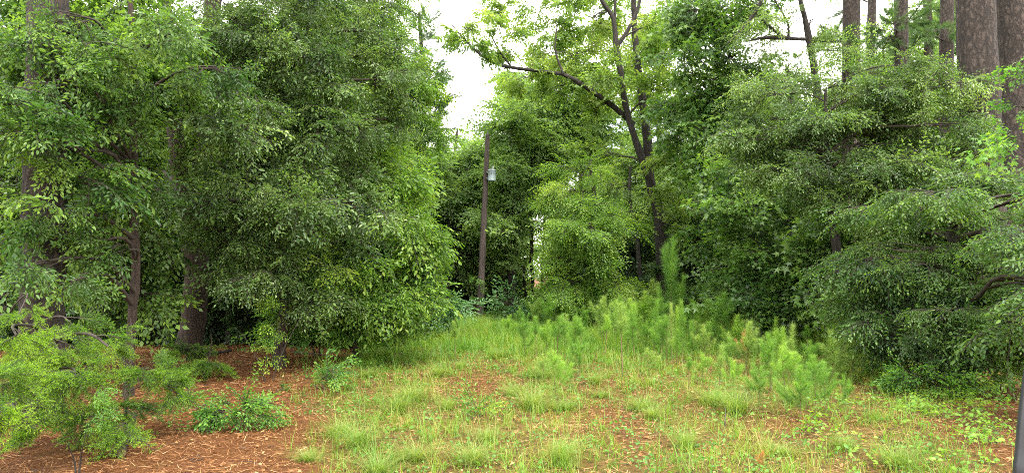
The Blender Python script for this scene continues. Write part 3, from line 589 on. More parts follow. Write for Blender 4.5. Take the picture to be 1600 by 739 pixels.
def zone(px, Yd):
    names = ['the cedar bough at the left edge', 'the thick pine at far left', 'the large feathery cedar', 'the slender hickory', 'the leaning brown stem', 'the double oak', 'the pale slender trunks', 'the hanging elm boughs', 'the middle of the elm', 'the yellow green elm', 'the sumac', 'the utility pole', 'the bright gap by the pole', 'the hornbeam', 'the forked old oak', 'the tall sweetgum', 'the low sweetgum', 'the half bare oak', 'the fine leaved elm', 'the sweeping low elm', 'the thickest pine trunk', 'the extreme right pine']
    cuts = [-20, 40, 110, 170, 230, 300, 360, 430, 500, 590, 680, 770, 850, 960, 1060, 1150, 1240, 1310, 1400, 1500, 1580]
    side = names[sum(px > c for c in cuts)]
    depth = 'just behind' if Yd < 20.5 else 'close behind' if Yd < 25 else 'some way behind' if Yd < 33 else 'far behind' if Yd < 40 else 'farthest behind'
    return depth, side
kinds = ['tall dull green forest tree', 'mid height green forest tree', 'very tall brown barked forest tree', 'low dark understorey tree']
spots = []; keep_rng = rng; rng = np.random.default_rng(4242)
for px in range(-80, 585, 62): spots.append((px+rng.uniform(-18, 18), rng.uniform(19, 24), 1 if px % 3 else 3, 1.))
for px in range(-60, 590, 75): spots.append((px+rng.uniform(-18, 18), rng.uniform(26, 34), 2, rng.uniform(.62, .95)))
for px in range(0, 560, 62): spots.append((px+rng.uniform(-15, 15), rng.uniform(17, 21), 3, .8))
for px in range(1080, 1760, 62): spots.append((px+rng.uniform(-15, 15), rng.uniform(24.5, 29), [3, 1, 3][px % 3], .9))
for px in range(1100, 1760, 80): spots.append((px+rng.uniform(-15, 15), rng.uniform(30, 38), 0, .95))
for px in (1390, 1460, 1560, 1640): spots.append((px+rng.uniform(-8, 8), rng.uniform(31, 40), 2, rng.uniform(1.0, 1.22)))
for px in (640, 690, 735, 780, 960, 1010, 1070): spots.append((px, rng.uniform(38, 42), 0, .78))
for px in (655, 690, 725, 765, 905, 940, 975, 1050): spots.append((px, rng.uniform(34, 37), 3, .85))
for px in (600, 700, 770, 915, 1000, 1120, 1240, 1380, 1500): spots.append((px, rng.uniform(50, 56), 0, 1.0))
for px in (470, 545): spots.append((px, rng.uniform(40, 44), 2, .95))
used = set()
for px, Yd, k, s in spots:
    d, sd_ = zone(px, Yd); lab = f'{kinds[k]} {d} {sd_}'
    loc = B(px, Yd); s = s*rng.uniform(.9, 1.1)
    if k in used: dup(protos[k], loc, rng.uniform(0, 6.28), s, lab, GF)
    else:
        used.add(k); p0 = protos[k]; p0.location = tuple(loc); p0.rotation_euler = (0, 0, rng.uniform(0, 6.28)); p0.scale = (s,)*3; p0['label'] = lab; p0['group'] = GF
rng = np.random.default_rng(99)
# far-off wood read as one mass
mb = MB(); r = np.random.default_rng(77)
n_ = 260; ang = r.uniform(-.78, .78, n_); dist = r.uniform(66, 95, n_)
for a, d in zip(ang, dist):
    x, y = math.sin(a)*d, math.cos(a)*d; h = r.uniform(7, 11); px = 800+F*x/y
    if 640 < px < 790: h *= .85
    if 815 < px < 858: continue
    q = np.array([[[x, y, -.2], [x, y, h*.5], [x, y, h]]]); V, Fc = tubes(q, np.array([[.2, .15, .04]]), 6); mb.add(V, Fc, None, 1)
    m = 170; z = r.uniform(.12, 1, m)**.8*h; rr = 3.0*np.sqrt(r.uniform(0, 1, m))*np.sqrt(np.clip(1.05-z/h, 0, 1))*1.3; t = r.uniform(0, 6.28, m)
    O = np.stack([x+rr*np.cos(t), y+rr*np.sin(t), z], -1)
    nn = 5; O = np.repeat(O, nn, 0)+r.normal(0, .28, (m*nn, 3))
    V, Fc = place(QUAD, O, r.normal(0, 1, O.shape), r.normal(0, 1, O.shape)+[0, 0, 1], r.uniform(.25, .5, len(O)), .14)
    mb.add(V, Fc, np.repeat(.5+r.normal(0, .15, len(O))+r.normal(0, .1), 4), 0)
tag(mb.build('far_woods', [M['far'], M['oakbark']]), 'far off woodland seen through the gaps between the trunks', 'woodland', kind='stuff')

# ------------------------------------------------------------------ utility pole with transformer
pb = G(749, 506); pY = pb[1]; ptop = P(762, 211, pY)
root = empty('utility_pole', pb, 'weathered dark wooden utility pole standing bare at the back of the clearing', 'utility pole')
mb = MB(); q = [[*(pb-[0, 0, .3]), .15], [*(pb*.66+ptop*.34), .135], [*(pb*.3+ptop*.7), .115], [*ptop, .10]]
bent_tube(mb, q, 16, 16, .01); mb.build('pole', M['pole'], root, smooth=False, origin=pb)
mb = MB(); t_ = ptop+np.array([.0, -.12, -.12]); V, Fc = tubes(np.array([[t_, t_+[0, 0, .2], t_+[.02, 0, .3]]]), np.array([[.012, .03, .02]]), 8); mb.add(V, Fc); 
mb.build('bracket', flat_mat('bracket_metal', (.12, .11, .10), .6, .5), root, origin=pb)
tcn = P(768.5, 274, pY-.25)
tr = empty('transformer', tcn-[0, 0, .27], 'pale grey cylindrical transformer can bolted near the top of the pole', 'transformer')
gm_ = flat_mat('transformer_paint', (.27, .33, .345), .45, .1, .12, 6)
def lathe(prof, c, sides=24):
    q = np.array([[[c[0], c[1], c[2]+z] for r_, z in prof]]); 
    a = np.arange(sides)*2*math.pi/sides; K = len(prof)
    V = np.array([[c[0]+r_*math.cos(t), c[1]+r_*math.sin(t), c[2]+z] for r_, z in prof for t in a]); j = np.arange(sides); k = (j+1) % sides
    Fc = np.concatenate([np.stack([i*sides+j, i*sides+k, (i+1)*sides+k, (i+1)*sides+j], -1) for i in range(K-1)]); return V, Fc
def box(c, h):
    c = np.array(c); h = np.array(h); V = np.array([[x, y, z] for x in (-1, 1) for y in (-1, 1) for z in (-1, 1)])*h+c
    return V, np.array([[0,1,3,2],[4,6,7,5],[0,4,5,1],[2,3,7,6],[0,2,6,4],[1,5,7,3]])
o0 = tcn-[0, 0, .27]
mb = MB(); V, Fc = lathe([(.001, -.26), (.155, -.26), (.17, -.24), (.17, -.20), (.165, -.19), (.165, .17), (.17, .18), (.17, .20)], tcn); mb.add(V, Fc); mb.build('tank', gm_, tr, origin=o0)
mb = MB(); V, Fc = lathe([(.178, .185), (.185, .19), (.185, .215), (.12, .25), (.001, .262)], tcn); mb.add(V, Fc); lid_ = mb.build('lid', gm_, tr, origin=o0)
mb = MB(); bz = tcn+[.05, -.02, .25]
V, Fc = lathe([(.03, 0), (.045, .02), (.025, .04), (.045, .06), (.022, .08), (.04, .10), (.018, .13), (.001, .17)], bz, 12); mb.add(V, Fc); mb.build('bushing', flat_mat('porcelain', (.35, .38, .38), .25, 0, .1), lid_, origin=o0)
for dx in (-.07, .0, .07):
    mb = MB(); V, Fc = tubes(np.array([[tcn+[dx, -.16, .08], tcn+[dx, -.20, .08], tcn+[dx, -.21, .075]]]), np.array([[.018, .018, .001]]), 8); mb.add(V, Fc); mb.build('terminal', flat_mat('terminal', (.2, .2, .2), .4, .3), tr, origin=o0)
for dz in (-.13, .13):
    mb = MB(); V, Fc = box(tcn+[-.17, .10, dz], (.06, .05, .025)); mb.add(V, Fc); mb.build('mounting_lug', gm_, tr, origin=o0)
bush('climbing_vine', 'bright leafy vine clinging to the lower half of the pole', 'vine', [pb[0], pb[1]-.14, 0], [(P(745, 432, pY-.2), (.24, .1, .3), 5), (P(750, 470, pY-.15), (.08, .08, .4), 2)], 'big', 'weed', nst=2, h=1.4, per=4, scale=.5)

# ------------------------------------------------------------------ young pines
def young_pine(kind, seed):
    r = np.random.default_rng(seed); H = 1.6; st = MB(); nd = MB(); tl = []; segs = []
    bend = r.normal(0, .06, 2)
    def lead(u): return np.array([bend[0]*math.sin(u*2.5), bend[1]*u, H*u])
    pts = [[*lead(u), .016*(1-.75*u)] for u in (0, .25, .5, .75, 1)]; pts[0][2] -= .05
    bent_tube(st, pts, 9, 7, .05); lo = {'spire': .22, 'bushy': .12, 'tuft': .58, 'low': .05}[kind]
    segs.append((lead, lo, 1., {'spire': 1500, 'bushy': 1700, 'tuft': 1000, 'low': 1200}[kind], 1.))
    nb = {'spire': 3, 'bushy': 8, 'tuft': 3, 'low': 7}[kind]; bl = {'spire': .2, 'bushy': .36, 'tuft': .2, 'low': .42}[kind]
    for b in range(nb):
        u0 = r.uniform(max(lo, .12), .78) if kind != 'tuft' else r.uniform(.6, .8); a = r.uniform(0, 6.28); l = bl*(1.15-u0)*r.uniform(.7, 1.3)*1.3; o = lead(u0)
        d = np.array([math.cos(a), math.sin(a), r.uniform(.5, 1.1)]); up = r.uniform(.4, .9)
        def br(u, o=o, d=d, l=l, up=up): return o+d*l*u+np.array([0, 0, up*l*u*u])
        bent_tube(st, [[*br(u), .008*(1-.7*u)] for u in (0, .5, 1)], 6, 5, 0); segs.append((br, .25, 1., int(640*l/.4), .8))
    for f, a, b, n, s in segs:
        u = r.uniform(a, b, n)**.85; O = np.array([f(x) for x in u]); T = norm(np.array([f(x+.03) for x in u])-O)
        rnd = norm(np.cross(T, r.normal(0, 1, (n, 3)))); op = np.radians(r.uniform(35, 88, n)*(1.15-.65*(u-a)/(b-a)))
        D = T*np.cos(op)[:, None]+rnd*np.sin(op)[:, None]; D[:, 2] -= .16
        L = r.uniform(.16, .30, n)*s*(1.1-.35*(u-a)/(b-a))
        V, Fc = place(NEED, O, D, r.normal(0, 1, (n, 3)), L, .0014)
        nd.add(V, Fc, np.repeat(.32+.42*(u-a)/(b-a)+r.normal(0, .13, n), 4))
    root = empty('pine_sapling', (0, 0, 0), 'x', 'sapling'); st.build('stem', M['stem'], root, smooth=True); nd.build('needles', M['young'], root); return root
GP = 'young pine saplings sprouting across the clearing'
yp = {k: [young_pine(k, 900+10*j+i) for i in range(3)] for j, k in enumerate(('spire', 'bushy', 'tuft', 'low'))}
yused = set()
def sapling(px, pyb, pyt, kind, lab, mat_=None, wide=1.):
    b = G(px, pyb); h = (pyb-pyt)*b[1]/F; s = h/1.6; i = int(rng.integers(0, 3)); src = yp[kind][i]
    sz = (s*wide*rng.uniform(.95, 1.15), s*wide*rng.uniform(.95, 1.15), s)
    # needles keep their real length: small plants are scaled less sideways
    f = max(1, .75/s)**.25; sz = (sz[0]*f, sz[1]*f, s)
    rz = rng.uniform(0, 6.28); ti = (rng.normal(0, .05), rng.normal(0, .05))
    if (kind, i) in yused: o = dup(src, b, rz, sz, lab, GP, ti)
    else: yused.add((kind, i)); o = src; o.location = tuple(b); o.rotation_euler = (ti[0], ti[1], rz); o.scale = sz; o['label'] = lab; o['group'] = GP
    mm_ = mat_ or ['young', 'youngdark', 'youngpale', 'youngdark'][int(rng.integers(0, 4))]
    for ch in o.children:
        if ch.name.startswith('needles'): ch.material_slots[0].link = 'OBJECT'; ch.material_slots[0].material = M[mm_]
    return o
S = [(1232, 600, 510, 'spire', 'tall upright sapling rising behind the thick low one at right', .8), (1275, 640, 560, 'bushy', 'ragged sapling right of the nearest bushy one'), (1185, 640, 575, 'low', 'short wispy sapling left of the nearest bushy one'), (1300, 600, 520, 'bushy', 'bushy sapling just left of the broad lone one'), (1145, 620, 565, 'low', 'wispy seedling beside the wide spreading tuft'), (1075, 610, 560, 'tuft', 'small tufted seedling in front of the brushlike trio'), (1150, 560, 495, 'bushy', 'loose sapling between the thicket and the pyramid sapling'), (1108, 565, 505, 'tuft', 'small tufted sapling just right of the brushlike trio'), (1140, 585, 530, 'low', 'low wispy sapling on the open mound right of the trio'), (1222, 590, 515, 'bushy', 'mid sized sapling behind the thick low one at right'), (1265, 600, 535, 'low', 'wispy low sapling at the right of the mound'), (1288, 625, 570, 'low', 'little sapling between the nearest bushy one and the lone one'), (1262, 560, 510, 'tuft', 'thin sapling at the back before the dark right wood'), (1098, 600, 555, 'low', 'tiny sapling left of the lone short brush topped one'), (905, 590, 535, 'low', 'fine low sapling right of the centre foreground grass'), (820, 555, 500, 'bushy', 'leftmost full sapling of the thicket'), (1345, 560, 515, 'low', 'dim sapling under the boughs behind the broad lone one'), (1043, 535, 380, 'bushy', 'tallest young pine, a pointed spire in front of the old oak trunk', .62), (1018, 520, 440, 'bushy', 'tall bushy sapling at the top of the central thicket'), (990, 515, 450, 'bushy', 'bushy sapling left of the thicket peak'), (1065, 520, 445, 'bushy', 'bushy sapling right of the thicket peak'),
 (930, 525, 440, 'spire', 'pointed slim sapling standing out left of the thicket'), (855, 512, 450, 'bushy', 'rounded bushy sapling at the back below the bright gap'), (880, 520, 475, 'low', 'low spreading sapling beside the rounded one at the back'), (835, 520, 465, 'low', 'low sapling at the back left end of the thicket'),
 (910, 528, 480, 'low', 'feathery low sapling left of the slim pointed one'), (960, 535, 470, 'bushy', 'full sapling in the middle of the thicket, behind the slender stems'), (1000, 545, 468, 'bushy', 'full bright sapling at the heart of the thicket'), (1035, 548, 470, 'bushy', 'broad bright sapling in front of the thicket peak', 1.1), (1085, 540, 470, 'low', 'soft sapling at the right of the thicket'),
 (838, 565, 498, 'tuft', 'thin stemmed sapling with a soft crown at the left of the thicket'), (868, 560, 505, 'tuft', 'small crowned sapling with bare lower stem, left of the thicket'), (910, 568, 500, 'tuft', 'bare stemmed sapling in the left front of the thicket'), (945, 560, 495, 'tuft', 'open sapling in the front of the thicket'),
 (973, 588, 478, 'tuft', 'tall thin sapling with its brown stem showing at thicket front'), (991, 560, 490, 'spire', 'straight sapling left of the brushlike trio'), (1021, 565, 472, 'spire', 'very narrow upright sapling like a bottle brush, left one', .6), (1050, 572, 478, 'spire', 'narrow brushlike sapling, left of the trio at right of the thicket', .6), (1057, 576, 482, 'spire', 'narrow brushlike sapling, middle of the trio', .6), (1066, 578, 474, 'spire', 'narrow brushlike sapling, right of the trio', .6),
 (1132, 548, 460, 'bushy', 'upright sapling with dense crown midway to the right wood edge'), (1112, 545, 505, 'low', 'small low sapling left of the dense crowned one'), (1183, 535, 455, 'bushy', 'tall pyramid sapling against the dark wood at right', 1.05), (1160, 545, 500, 'low', 'low sapling between two taller ones at right'), (1210, 560, 498, 'spire', 'upright sapling right of the pyramid one'), (1165, 585, 505, 'bushy', 'full sapling in front of the pyramid one', 1.12),
 (1123, 612, 542, 'spire', 'lone short sapling with brush top on the open straw'), (1205, 615, 525, 'bushy', 'dense sapling at right with light tips', .95), (1230, 630, 545, 'low', 'thick low sapling at the right of the dense one', 1.), (1250, 655, 575, 'bushy', 'nearest bushy sapling at right of the clearing', 1.12), (1200, 560, 520, 'low', 'soft low sapling behind the dense one'),
 (1328, 592, 510, 'bushy', 'broad sapling standing alone near the right thicket', 1.12), (1310, 580, 515, 'low', 'low sapling hugging the broad lone one', .9), (1322, 645, 588, 'low', 'short fuzzy sapling in front of the broad lone one', .8), (1385, 590, 545, 'low', 'small sapling at the edge of the shadows at right'),
 (870, 625, 550, 'low', 'pale sapling in grass at the centre foreground'), (850, 600, 555, 'low', 'wispy sapling behind the centre foreground one'), (890, 610, 575, 'low', 'tiny sapling beside the centre foreground one'), (712, 562, 505, 'tuft', 'leaning thin sapling with round needle tuft in front of the pole'), (600, 540, 488, 'low', 'fuzzy sapling at the wood edge below the yellow green elm'), (555, 545, 495, 'low', 'dim fuzzy sapling at the left end of the wood edge', .9), (575, 542, 500, 'low', 'small sapling between the two fuzzy ones at the left wood edge'),
 (795, 535, 495, 'low', 'low sapling right of the pole foot'), (815, 530, 482, 'low', 'feathery low sapling farther right of the pole foot'), (773, 530, 503, 'low', 'small sapling right at the pole foot'), (1090, 520, 480, 'bushy', 'back sapling under the tall sweetgum'), (950, 515, 465, 'low', 'back sapling under the hornbeam'), (1000, 522, 470, 'low', 'dense low sapling behind the thicket centre'), (980, 545, 495, 'low', 'bright low sapling in the thicket centre'), (1015, 590, 545, 'low', 'little sapling below the bottle brush one')]
for s in S: sapling(*s[:5], wide=(s[5] if len(s) > 5 else 1.))
sapling(1168, 570, 517, 'low', 'dead rust coloured sapling among the green ones at right', 'brownneedle', .9)
sapling(1192, 735, 705, 'low', 'small dead rusty seedling at the bottom edge right of centre', 'brownneedle', .7)
WH = ['at the left end of the dense thicket', 'left of the middle of the dense thicket', 'in the middle of the dense thicket', 'at the right end of the dense thicket']
WK = dict(low='low soft pine sapling', bushy='bushy round pine sapling', tuft='bare stemmed pine sapling', spire='slim upright pine sapling')
for k in range(24):
    px = rng.uniform(822, 1110); pyb = rng.uniform(522, 570); kd = ['low', 'bushy', 'tuft', 'spire'][int(rng.choice(4, p=[.4, .3, .15, .15]))]
    sapling(px, pyb, pyb-rng.uniform(48, 80), kd, WK[kd]+(' well back ' if pyb < 545 else ' close in front ')+WH[min(3, int((px-822)/72))])

# ------------------------------------------------------------------ grass tufts
def blades(r, O, H, spread, width, curl, nseg=4):
    n = len(O); a = r.uniform(0, 6.28, n); d = np.stack([np.cos(a), np.sin(a), np.zeros(n)], -1); sd = np.stack([-np.sin(a), np.cos(a), np.zeros(n)], -1)
    t = np.linspace(0, 1, nseg+1)[None, :, None]; H = H[:, None, None]; sp = spread[:, None, None]
    c = O[:, None]+d[:, None]*H*sp*(t*.5+.9*t**2)+np.array([0, 0, 1.])*H*(t-curl[:, None, None]*t**2.2)
    wv = (width[:, None, None]*(1-t**1.6)+.0004)*sd[:, None]
    V = np.stack([c-wv, c+wv], 2); K = nseg+1
    i = np.arange(n)[:, None]*K*2+np.arange(nseg)[None]*2; Fc = np.stack([i, i+1, i+3, i+2], -1).reshape(-1, 4)
    return V.reshape(-1, 3), Fc, np.repeat(np.arange(n), K*2), np.tile(np.repeat(np.linspace(0, 1, K), 2), n)
def tuft(seed, n=420, H=.5, spread=.75, rad=.10):
    r = np.random.default_rng(seed); a = r.uniform(0, 6.28, n); q = rad*2.2*r.uniform(0, 1, n)**1.3*(1+.5*np.sin(a*2+seed)); O = np.stack([q*np.cos(a), q*np.sin(a), np.full(n, -.02)], -1)
    V, Fc, bi, t = blades(r, O, H*r.uniform(.45, 1.15, n), spread*r.uniform(.2, 1.6, n), r.uniform(.0016, .0034, n), r.uniform(.15, .62, n))
    mb = MB(); tb = np.clip(r.normal(.42, .2, n), 0, 1)+np.where(r.random(n) < .14, .4, 0); mb.add(V, Fc, tb[bi]+.10*(1-t))
    root = empty('grass_tuft', (0, 0, 0), 'x', 'grass tuft'); mb.build('blades', M['tuft'], root); return root
tp = [tuft(300+i, H=[.5, .42, .55, .35][i], spread=[.8, .9, .6, 1.][i]) for i in range(4)]; tused = set(); GT = 'arching grass tufts in the clearing'
TU = [(832, 640, 1.15, 'wide arching tuft drooping over the path of straw at centre'), (640, 625, 1.0, 'large loose tuft left of centre'), (685, 590, .8, 'straw coloured tuft behind the small leafy seedling'), (575, 590, .9, 'fine tuft at the left border of the grass'), (560, 700, .95, 'spiky green tuft at the lower left of the grass'), (530, 680, .8, 'tuft with reddish blades near the bottom left'),
 (622, 645, .9, 'tuft below the large loose one'), (1115, 630, 1.1, 'wide spreading tuft under the lone short sapling'), (1150, 645, 1.0, 'pale tuft with a white stalk beside it'), (1000, 640, .8, 'upright tuft at centre right'), (1020, 655, .7, 'short tuft right of centre, by bare straw'), (885, 640, .8, 'tuft just right of the wide arching one'), (800, 620, .8, 'tuft just left of the wide arching one'), (720, 575, .7, 'bright short tuft under the leaning sapling'),
 (1070, 700, .7, 'low tuft at the bottom right of centre'), (940, 620, .6, 'thin tuft on tan litter'), (760, 690, .7, 'low tuft at the bottom centre'), (650, 720, .8, 'tuft cut by the bottom edge, left of centre'), (880, 725, .8, 'tuft cut by the bottom edge at centre'), (1220, 710, .7, 'tuft at the bottom right by the yellow vines'), (1400, 730, .8, 'tuft cut by the bottom edge at right'), (1320, 700, .6, 'thin tuft among the yellow green vine leaves'),
 (600, 560, .9, 'soft tuft at the wood edge left'), (660, 560, .8, 'soft tuft at the back of the grass'), (780, 560, .8, 'soft tuft ahead of the pole'), (850, 590, .8, 'tuft below the left saplings'), (700, 640, .6, 'small tuft near the leafy seedling'), (590, 740, .9, 'reddish tuft at the lower left bottom edge'), (1180, 610, .8, 'tuft below the full sapling'), (1255, 600, .7, 'tuft right of the dense sapling'), (930, 600, .7, 'tuft in front of the tall thin sapling'), (1020, 600, .6, 'tuft in front of the bottle brush sapling'), (740, 725, .7, 'short tuft at the bottom left of centre'), (480, 720, .5, 'sparse tuft out on the red straw')]
for k, (px, py, s, lab) in enumerate(TU):
    b = G(px, py); i = k % 4; lab = lab if len(lab.split()) > 3 else lab+' of grass'
    if i in tused: dup(tp[i], b, rng.uniform(0, 6.28), s*.95*rng.uniform(.9, 1.1), lab, GT)
    else: tused.add(i); o = tp[i]; o.location = tuple(b); o.scale = (s*.95,)*3; o['label'] = lab; o['group'] = GT
# ------------------------------------------------------------------ uncountable ground cover
def scatter(r, n, py0=500, py1=775, xp=(-60, 1680)):
    """points spread evenly over the visible ground between two distances"""
    y0, y1 = CH*F/(py1-430), CH*F/(py0-430)
    y = np.sqrt(r.uniform(y0*y0, y1*y1, n)); x = (r.uniform(*xp, n)-800)/F*y; return x, y
r = np.random.default_rng(55)
def sn(x, y, f=1., s=0): return .5+.25*(np.sin(x*1.9*f+s+np.sin(y*1.3*f)*1.5)+np.sin(y*2.3*f-s+np.sin(x*2.9*f)))
# grass
N = 135000; x, y = scatter(r, N, 497, 780); px, py = pxpy(x, y); m_ = straw_mask(x, y)
dens = (1-m_)*(.18+.85*sn(x, y, 1.6)**1.5)*np.clip(.55+.9*np.exp(-((py-528)/30)**2), 0, 1)
dens = np.where((y > 10.5) & (x > .50*y+2.), dens*.3, dens); keep = r.random(N) < np.clip(dens*.95, .0, 1)
x, y, py = x[keep], y[keep], py[keep]; nb = 7; ci = np.repeat(np.arange(len(x)), nb); n2 = len(ci)
O = np.stack([x[ci]+r.normal(0, .035, n2), y[ci]+r.normal(0, .035, n2), np.zeros(n2)], -1); O[:, 2] = gz(O[:, 0], O[:, 1])-.01
hc = (r.gamma(4, .05, len(x))*(1+1.7*np.exp(-((py-520)/26)**2)))[ci]*r.uniform(.5, 1.2, n2)
V, Fc, bi, t = blades(r, O, np.clip(hc, .03, .6), r.uniform(.1, .9, n2), r.uniform(.0016, .0038, n2)*np.clip(y[ci]/11, .9, 1.8), r.uniform(0, .5, n2), 3)
tb = (.40+.22*(sn(x, y, .8, 2)-.5)+r.normal(0, .14, len(x))+.10*(py > 580))[ci]+r.normal(0, .1, n2)
mb = MB(); mb.add(V, Fc, tb[bi]+.10*t-.05); tag(mb.build('grass', M['grass']), 'short mixed green and straw coloured grass over the clearing', 'grass', kind='stuff')
# pine straw and dead stems
N = 280000; x, y = scatter(r, N, 505, 790); m_ = straw_mask(x, y); keep = r.random(N) < .28+.72*m_; x, y, m_ = x[keep], y[keep], m_[keep]; n2 = len(x)
O = np.stack([x, y, gz(x, y)+r.uniform(.004, .03, n2)], -1); D = np.stack([r.normal(0, 1, n2), r.normal(0, 1, n2), r.normal(0, .16, n2)], -1)
V, Fc = place(NEED, O, D, np.stack([r.normal(0, .4, n2), r.normal(0, .4, n2), np.ones(n2)], -1), r.uniform(.08, .2, n2), r.uniform(.0014, .0038, n2)*np.clip(y/10, 1, 1.6))
mb = MB(); mb.add(V, Fc, np.repeat(.78-.28*m_+r.normal(0, .26, n2), 4)); tag(mb.build('pine_straw', M['straw']), 'reddish brown fallen pine needles littering the ground', 'pine straw', kind='stuff')
# fallen leaves
N = 9000; x, y = scatter(r, N, 515, 790); n2 = N; O = np.stack([x, y, gz(x, y)+.02], -1)
V, Fc = place(LEAF, O, r.normal(0, 1, (n2, 3))*[1, 1, .2], np.stack([r.normal(0, .35, n2), r.normal(0, .35, n2), np.ones(n2)], -1), r.uniform(.03, .075, n2), r.uniform(.01, .022, n2))
mb = MB(); mb.add(V, Fc, np.repeat(.6+r.normal(0, .22, n2), 6)); tag(mb.build('leaf_litter', M['straw']), 'tan dead leaves scattered over the straw and grass', 'leaf litter', kind='stuff')
# small broadleaf weeds
def weeds(name, label, cat, matn, N, dens, hgt, leaf, py0=505, py1=790, tint=.5, per=6, parent=None, spread=.06, wid=.42):
    x, y = scatter(r, N, py0, py1); px, py = pxpy(x, y); keep = r.random(N) < dens(x, y, px, py); x, y = x[keep], y[keep]
    ci = np.repeat(np.arange(len(x)), per); n2 = len(ci); h = hgt*r.uniform(.3, 1.2, len(x))[ci]*r.uniform(.3, 1, n2)
    O = np.stack([x[ci]+r.normal(0, spread, n2), y[ci]+r.normal(0, spread, n2), h], -1); O[:, 2] += gz(O[:, 0], O[:, 1])
    L = leaf*r.uniform(.6, 1.3, len(x))[ci]*r.uniform(.7, 1.1, n2)
    D = np.stack([O[:, 0]-x[ci], O[:, 1]-y[ci], r.normal(0, .02, n2)], -1)+r.normal(0, .02, (n2, 3)); V, Fc = place(LEAF, O, D, np.stack([r.normal(0, .35, n2), r.normal(0, .35, n2)-.25, np.full(n2, .7)], -1), L, L*wid)
    mb = MB(); mb.add(V, Fc, np.repeat(tint+r.normal(0, .12, len(x))[ci]+r.normal(0, .1, n2), 6))
    st = np.stack([np.stack([x[ci], y[ci], gz(x[ci], y[ci])-.01], -1), O], 1); V, Fc = tubes(st, np.full((n2, 2), .0012), 3); mb.add(V, Fc, None, 1)
    return tag(mb.build(name, [M[matn], M['stem']]), label, cat, kind='stuff')
weeds('ground_cover', 'small leafy weeds scattered through grass and straw', 'weeds', 'weed', 24000, lambda x, y, px, py: np.clip((1-straw_mask(x, y))*.35*sn(x, y, 2.1, 1)+.30*(sn(x, y, 1.3, 4) > .78)+.55*np.exp(-((py-530)/16)**2)*(px > 520)*(px < 900), 0, 1), .13, .05)
def vine_d(x, y, px, py):
    v = np.exp(-((px-1310)/70)**2-((py-655)/26)**2)*.5+np.exp(-((px-1400)/60)**2-((py-640)/16)**2)*.8+np.exp(-((px-1480)/55)**2-((py-650)/18)**2)+np.exp(-((px-1520)/50)**2-((py-690)/30)**2)*.9+np.exp(-((px-1280)/60)**2-((py-700)/30)**2)*.2+np.exp(-((px-1500)/60)**2-((py-612)/14)**2)*.7+np.exp(-((px-1400)/80)**2-((py-700)/25)**2)*.2
    return np.clip(v*.55*(sn(x, y, 2.6, 3) > .42), 0, 1)
weeds('vine_mat', 'yellow green grape vine leaves creeping over the lower right ground', 'vines', 'vine', 24000, vine_d, .2, .058, 560, 770, .45, 6, spread=.07, wid=.42)
weeds('ivy_mat', 'dark green leafy ground cover along the foot of the right thicket', 'ground cover', 'weed', 12000, lambda x, y, px, py: np.clip(.7*np.exp(-((py-(560+(px-1380)*.2))/26)**2)*(px > 1300)*(px < 1600)*(sn(x, y, 1.9) > .35)+.5*np.exp(-((py-520)/14)**2)*(px > 1050)*(px < 1330), 0, 1), .22, .06, 500, 640, .4, 7)
weeds('wood_edge_cover', 'low leafy plants crowding the back edge of the clearing', 'ground cover', 'weed', 9000, lambda x, y, px, py: np.clip(.8*(py < 522)*(px > 520)*(px < 960), 0, 1), .38, .085, 492, 530, .5, 8, spread=.1)
# ------------------------------------------------------------------ foreground plants
def low(label, px, py, w, h, kind='big', leafm='weed', n=8, Yo=0, per=7, scale=.7, name='low_plant', cat='plant'):
    b = G(px, py); k = b[1]/F
    return bush(name, label, cat, b, [(b+np.array([0, 0, h*k*.55]), (w*k*.5, w*k*.35, h*k*.45), n)], kind, leafm, nst=4, h=h*k*.6, per=per, scale=scale, droop=.05)
low('bright leafy low bush on the red straw, left foreground', 372, 668, 96, 50, 'small', 'weed', 18, per=9, scale=.95, name='leafy_bush', cat='bush')
low('smaller leafy patch above the bright low bush', 425, 615, 45, 26, 'small', 'weed', 6)
low('leafy sprig at the border of straw and grass', 510, 612, 50, 34, 'big', 'weed', 5, scale=.6)
low('single bright seedling with big leaves right of centre left', 748, 655, 30, 26, 'big', 'vine', 3, per=5, scale=.55)
low('leafy weeds right of the low cedar', 300, 640, 60, 28, 'small', 'weed', 8)
low('sprig of green leaves under the left cedar', 130, 690, 70, 40, 'small', 'weed', 7)
low('trailing plant at the bottom edge below the bright bush', 290, 720, 60, 20, 'small', 'weed', 4)
low('small plant on the straw at the far bottom left', 70, 735, 40, 15, 'small', 'weed', 3)
low('leafy green clump at the shadow edge beneath the right elm', 1450, 615, 110, 40, 'small', 'weed', 18, per=9, scale=1.1)
low('green clump beside the broad lone sapling', 1390, 590, 70, 34, 'small', 'weed', 9)
low('low leaves at the right under the bluish shrub', 1530, 600, 70, 25, 'small', 'dark', 7)
low('yellow leaved clump beneath the dark left bushes', 395, 700, 50, 16, 'small', 'vine', 3)
bush('hanging_vine', 'glossy vine strand dangling below the cedar at lower left', 'vine', B(135, 6.9), [px_lobe(145, 590, 6.6, 12, 36, .06, 3), px_lobe(148, 640, 6.6, 12, 24, .06, 3)], 'big', 'weed', nst=2, h=.4, per=4, scale=.5, droop=.6, csize=.3)
bush('climbing_vine', 'twining vine rising from straw to the elm boughs at left', 'vine', B(424, 12.4), [px_lobe(428, 500, 12.3, 9, 45, .08, 6), px_lobe(418, 545, 12.3, 14, 10, .1, 2)], 'big', 'vine', nst=2, h=1.3, per=4, scale=.55)

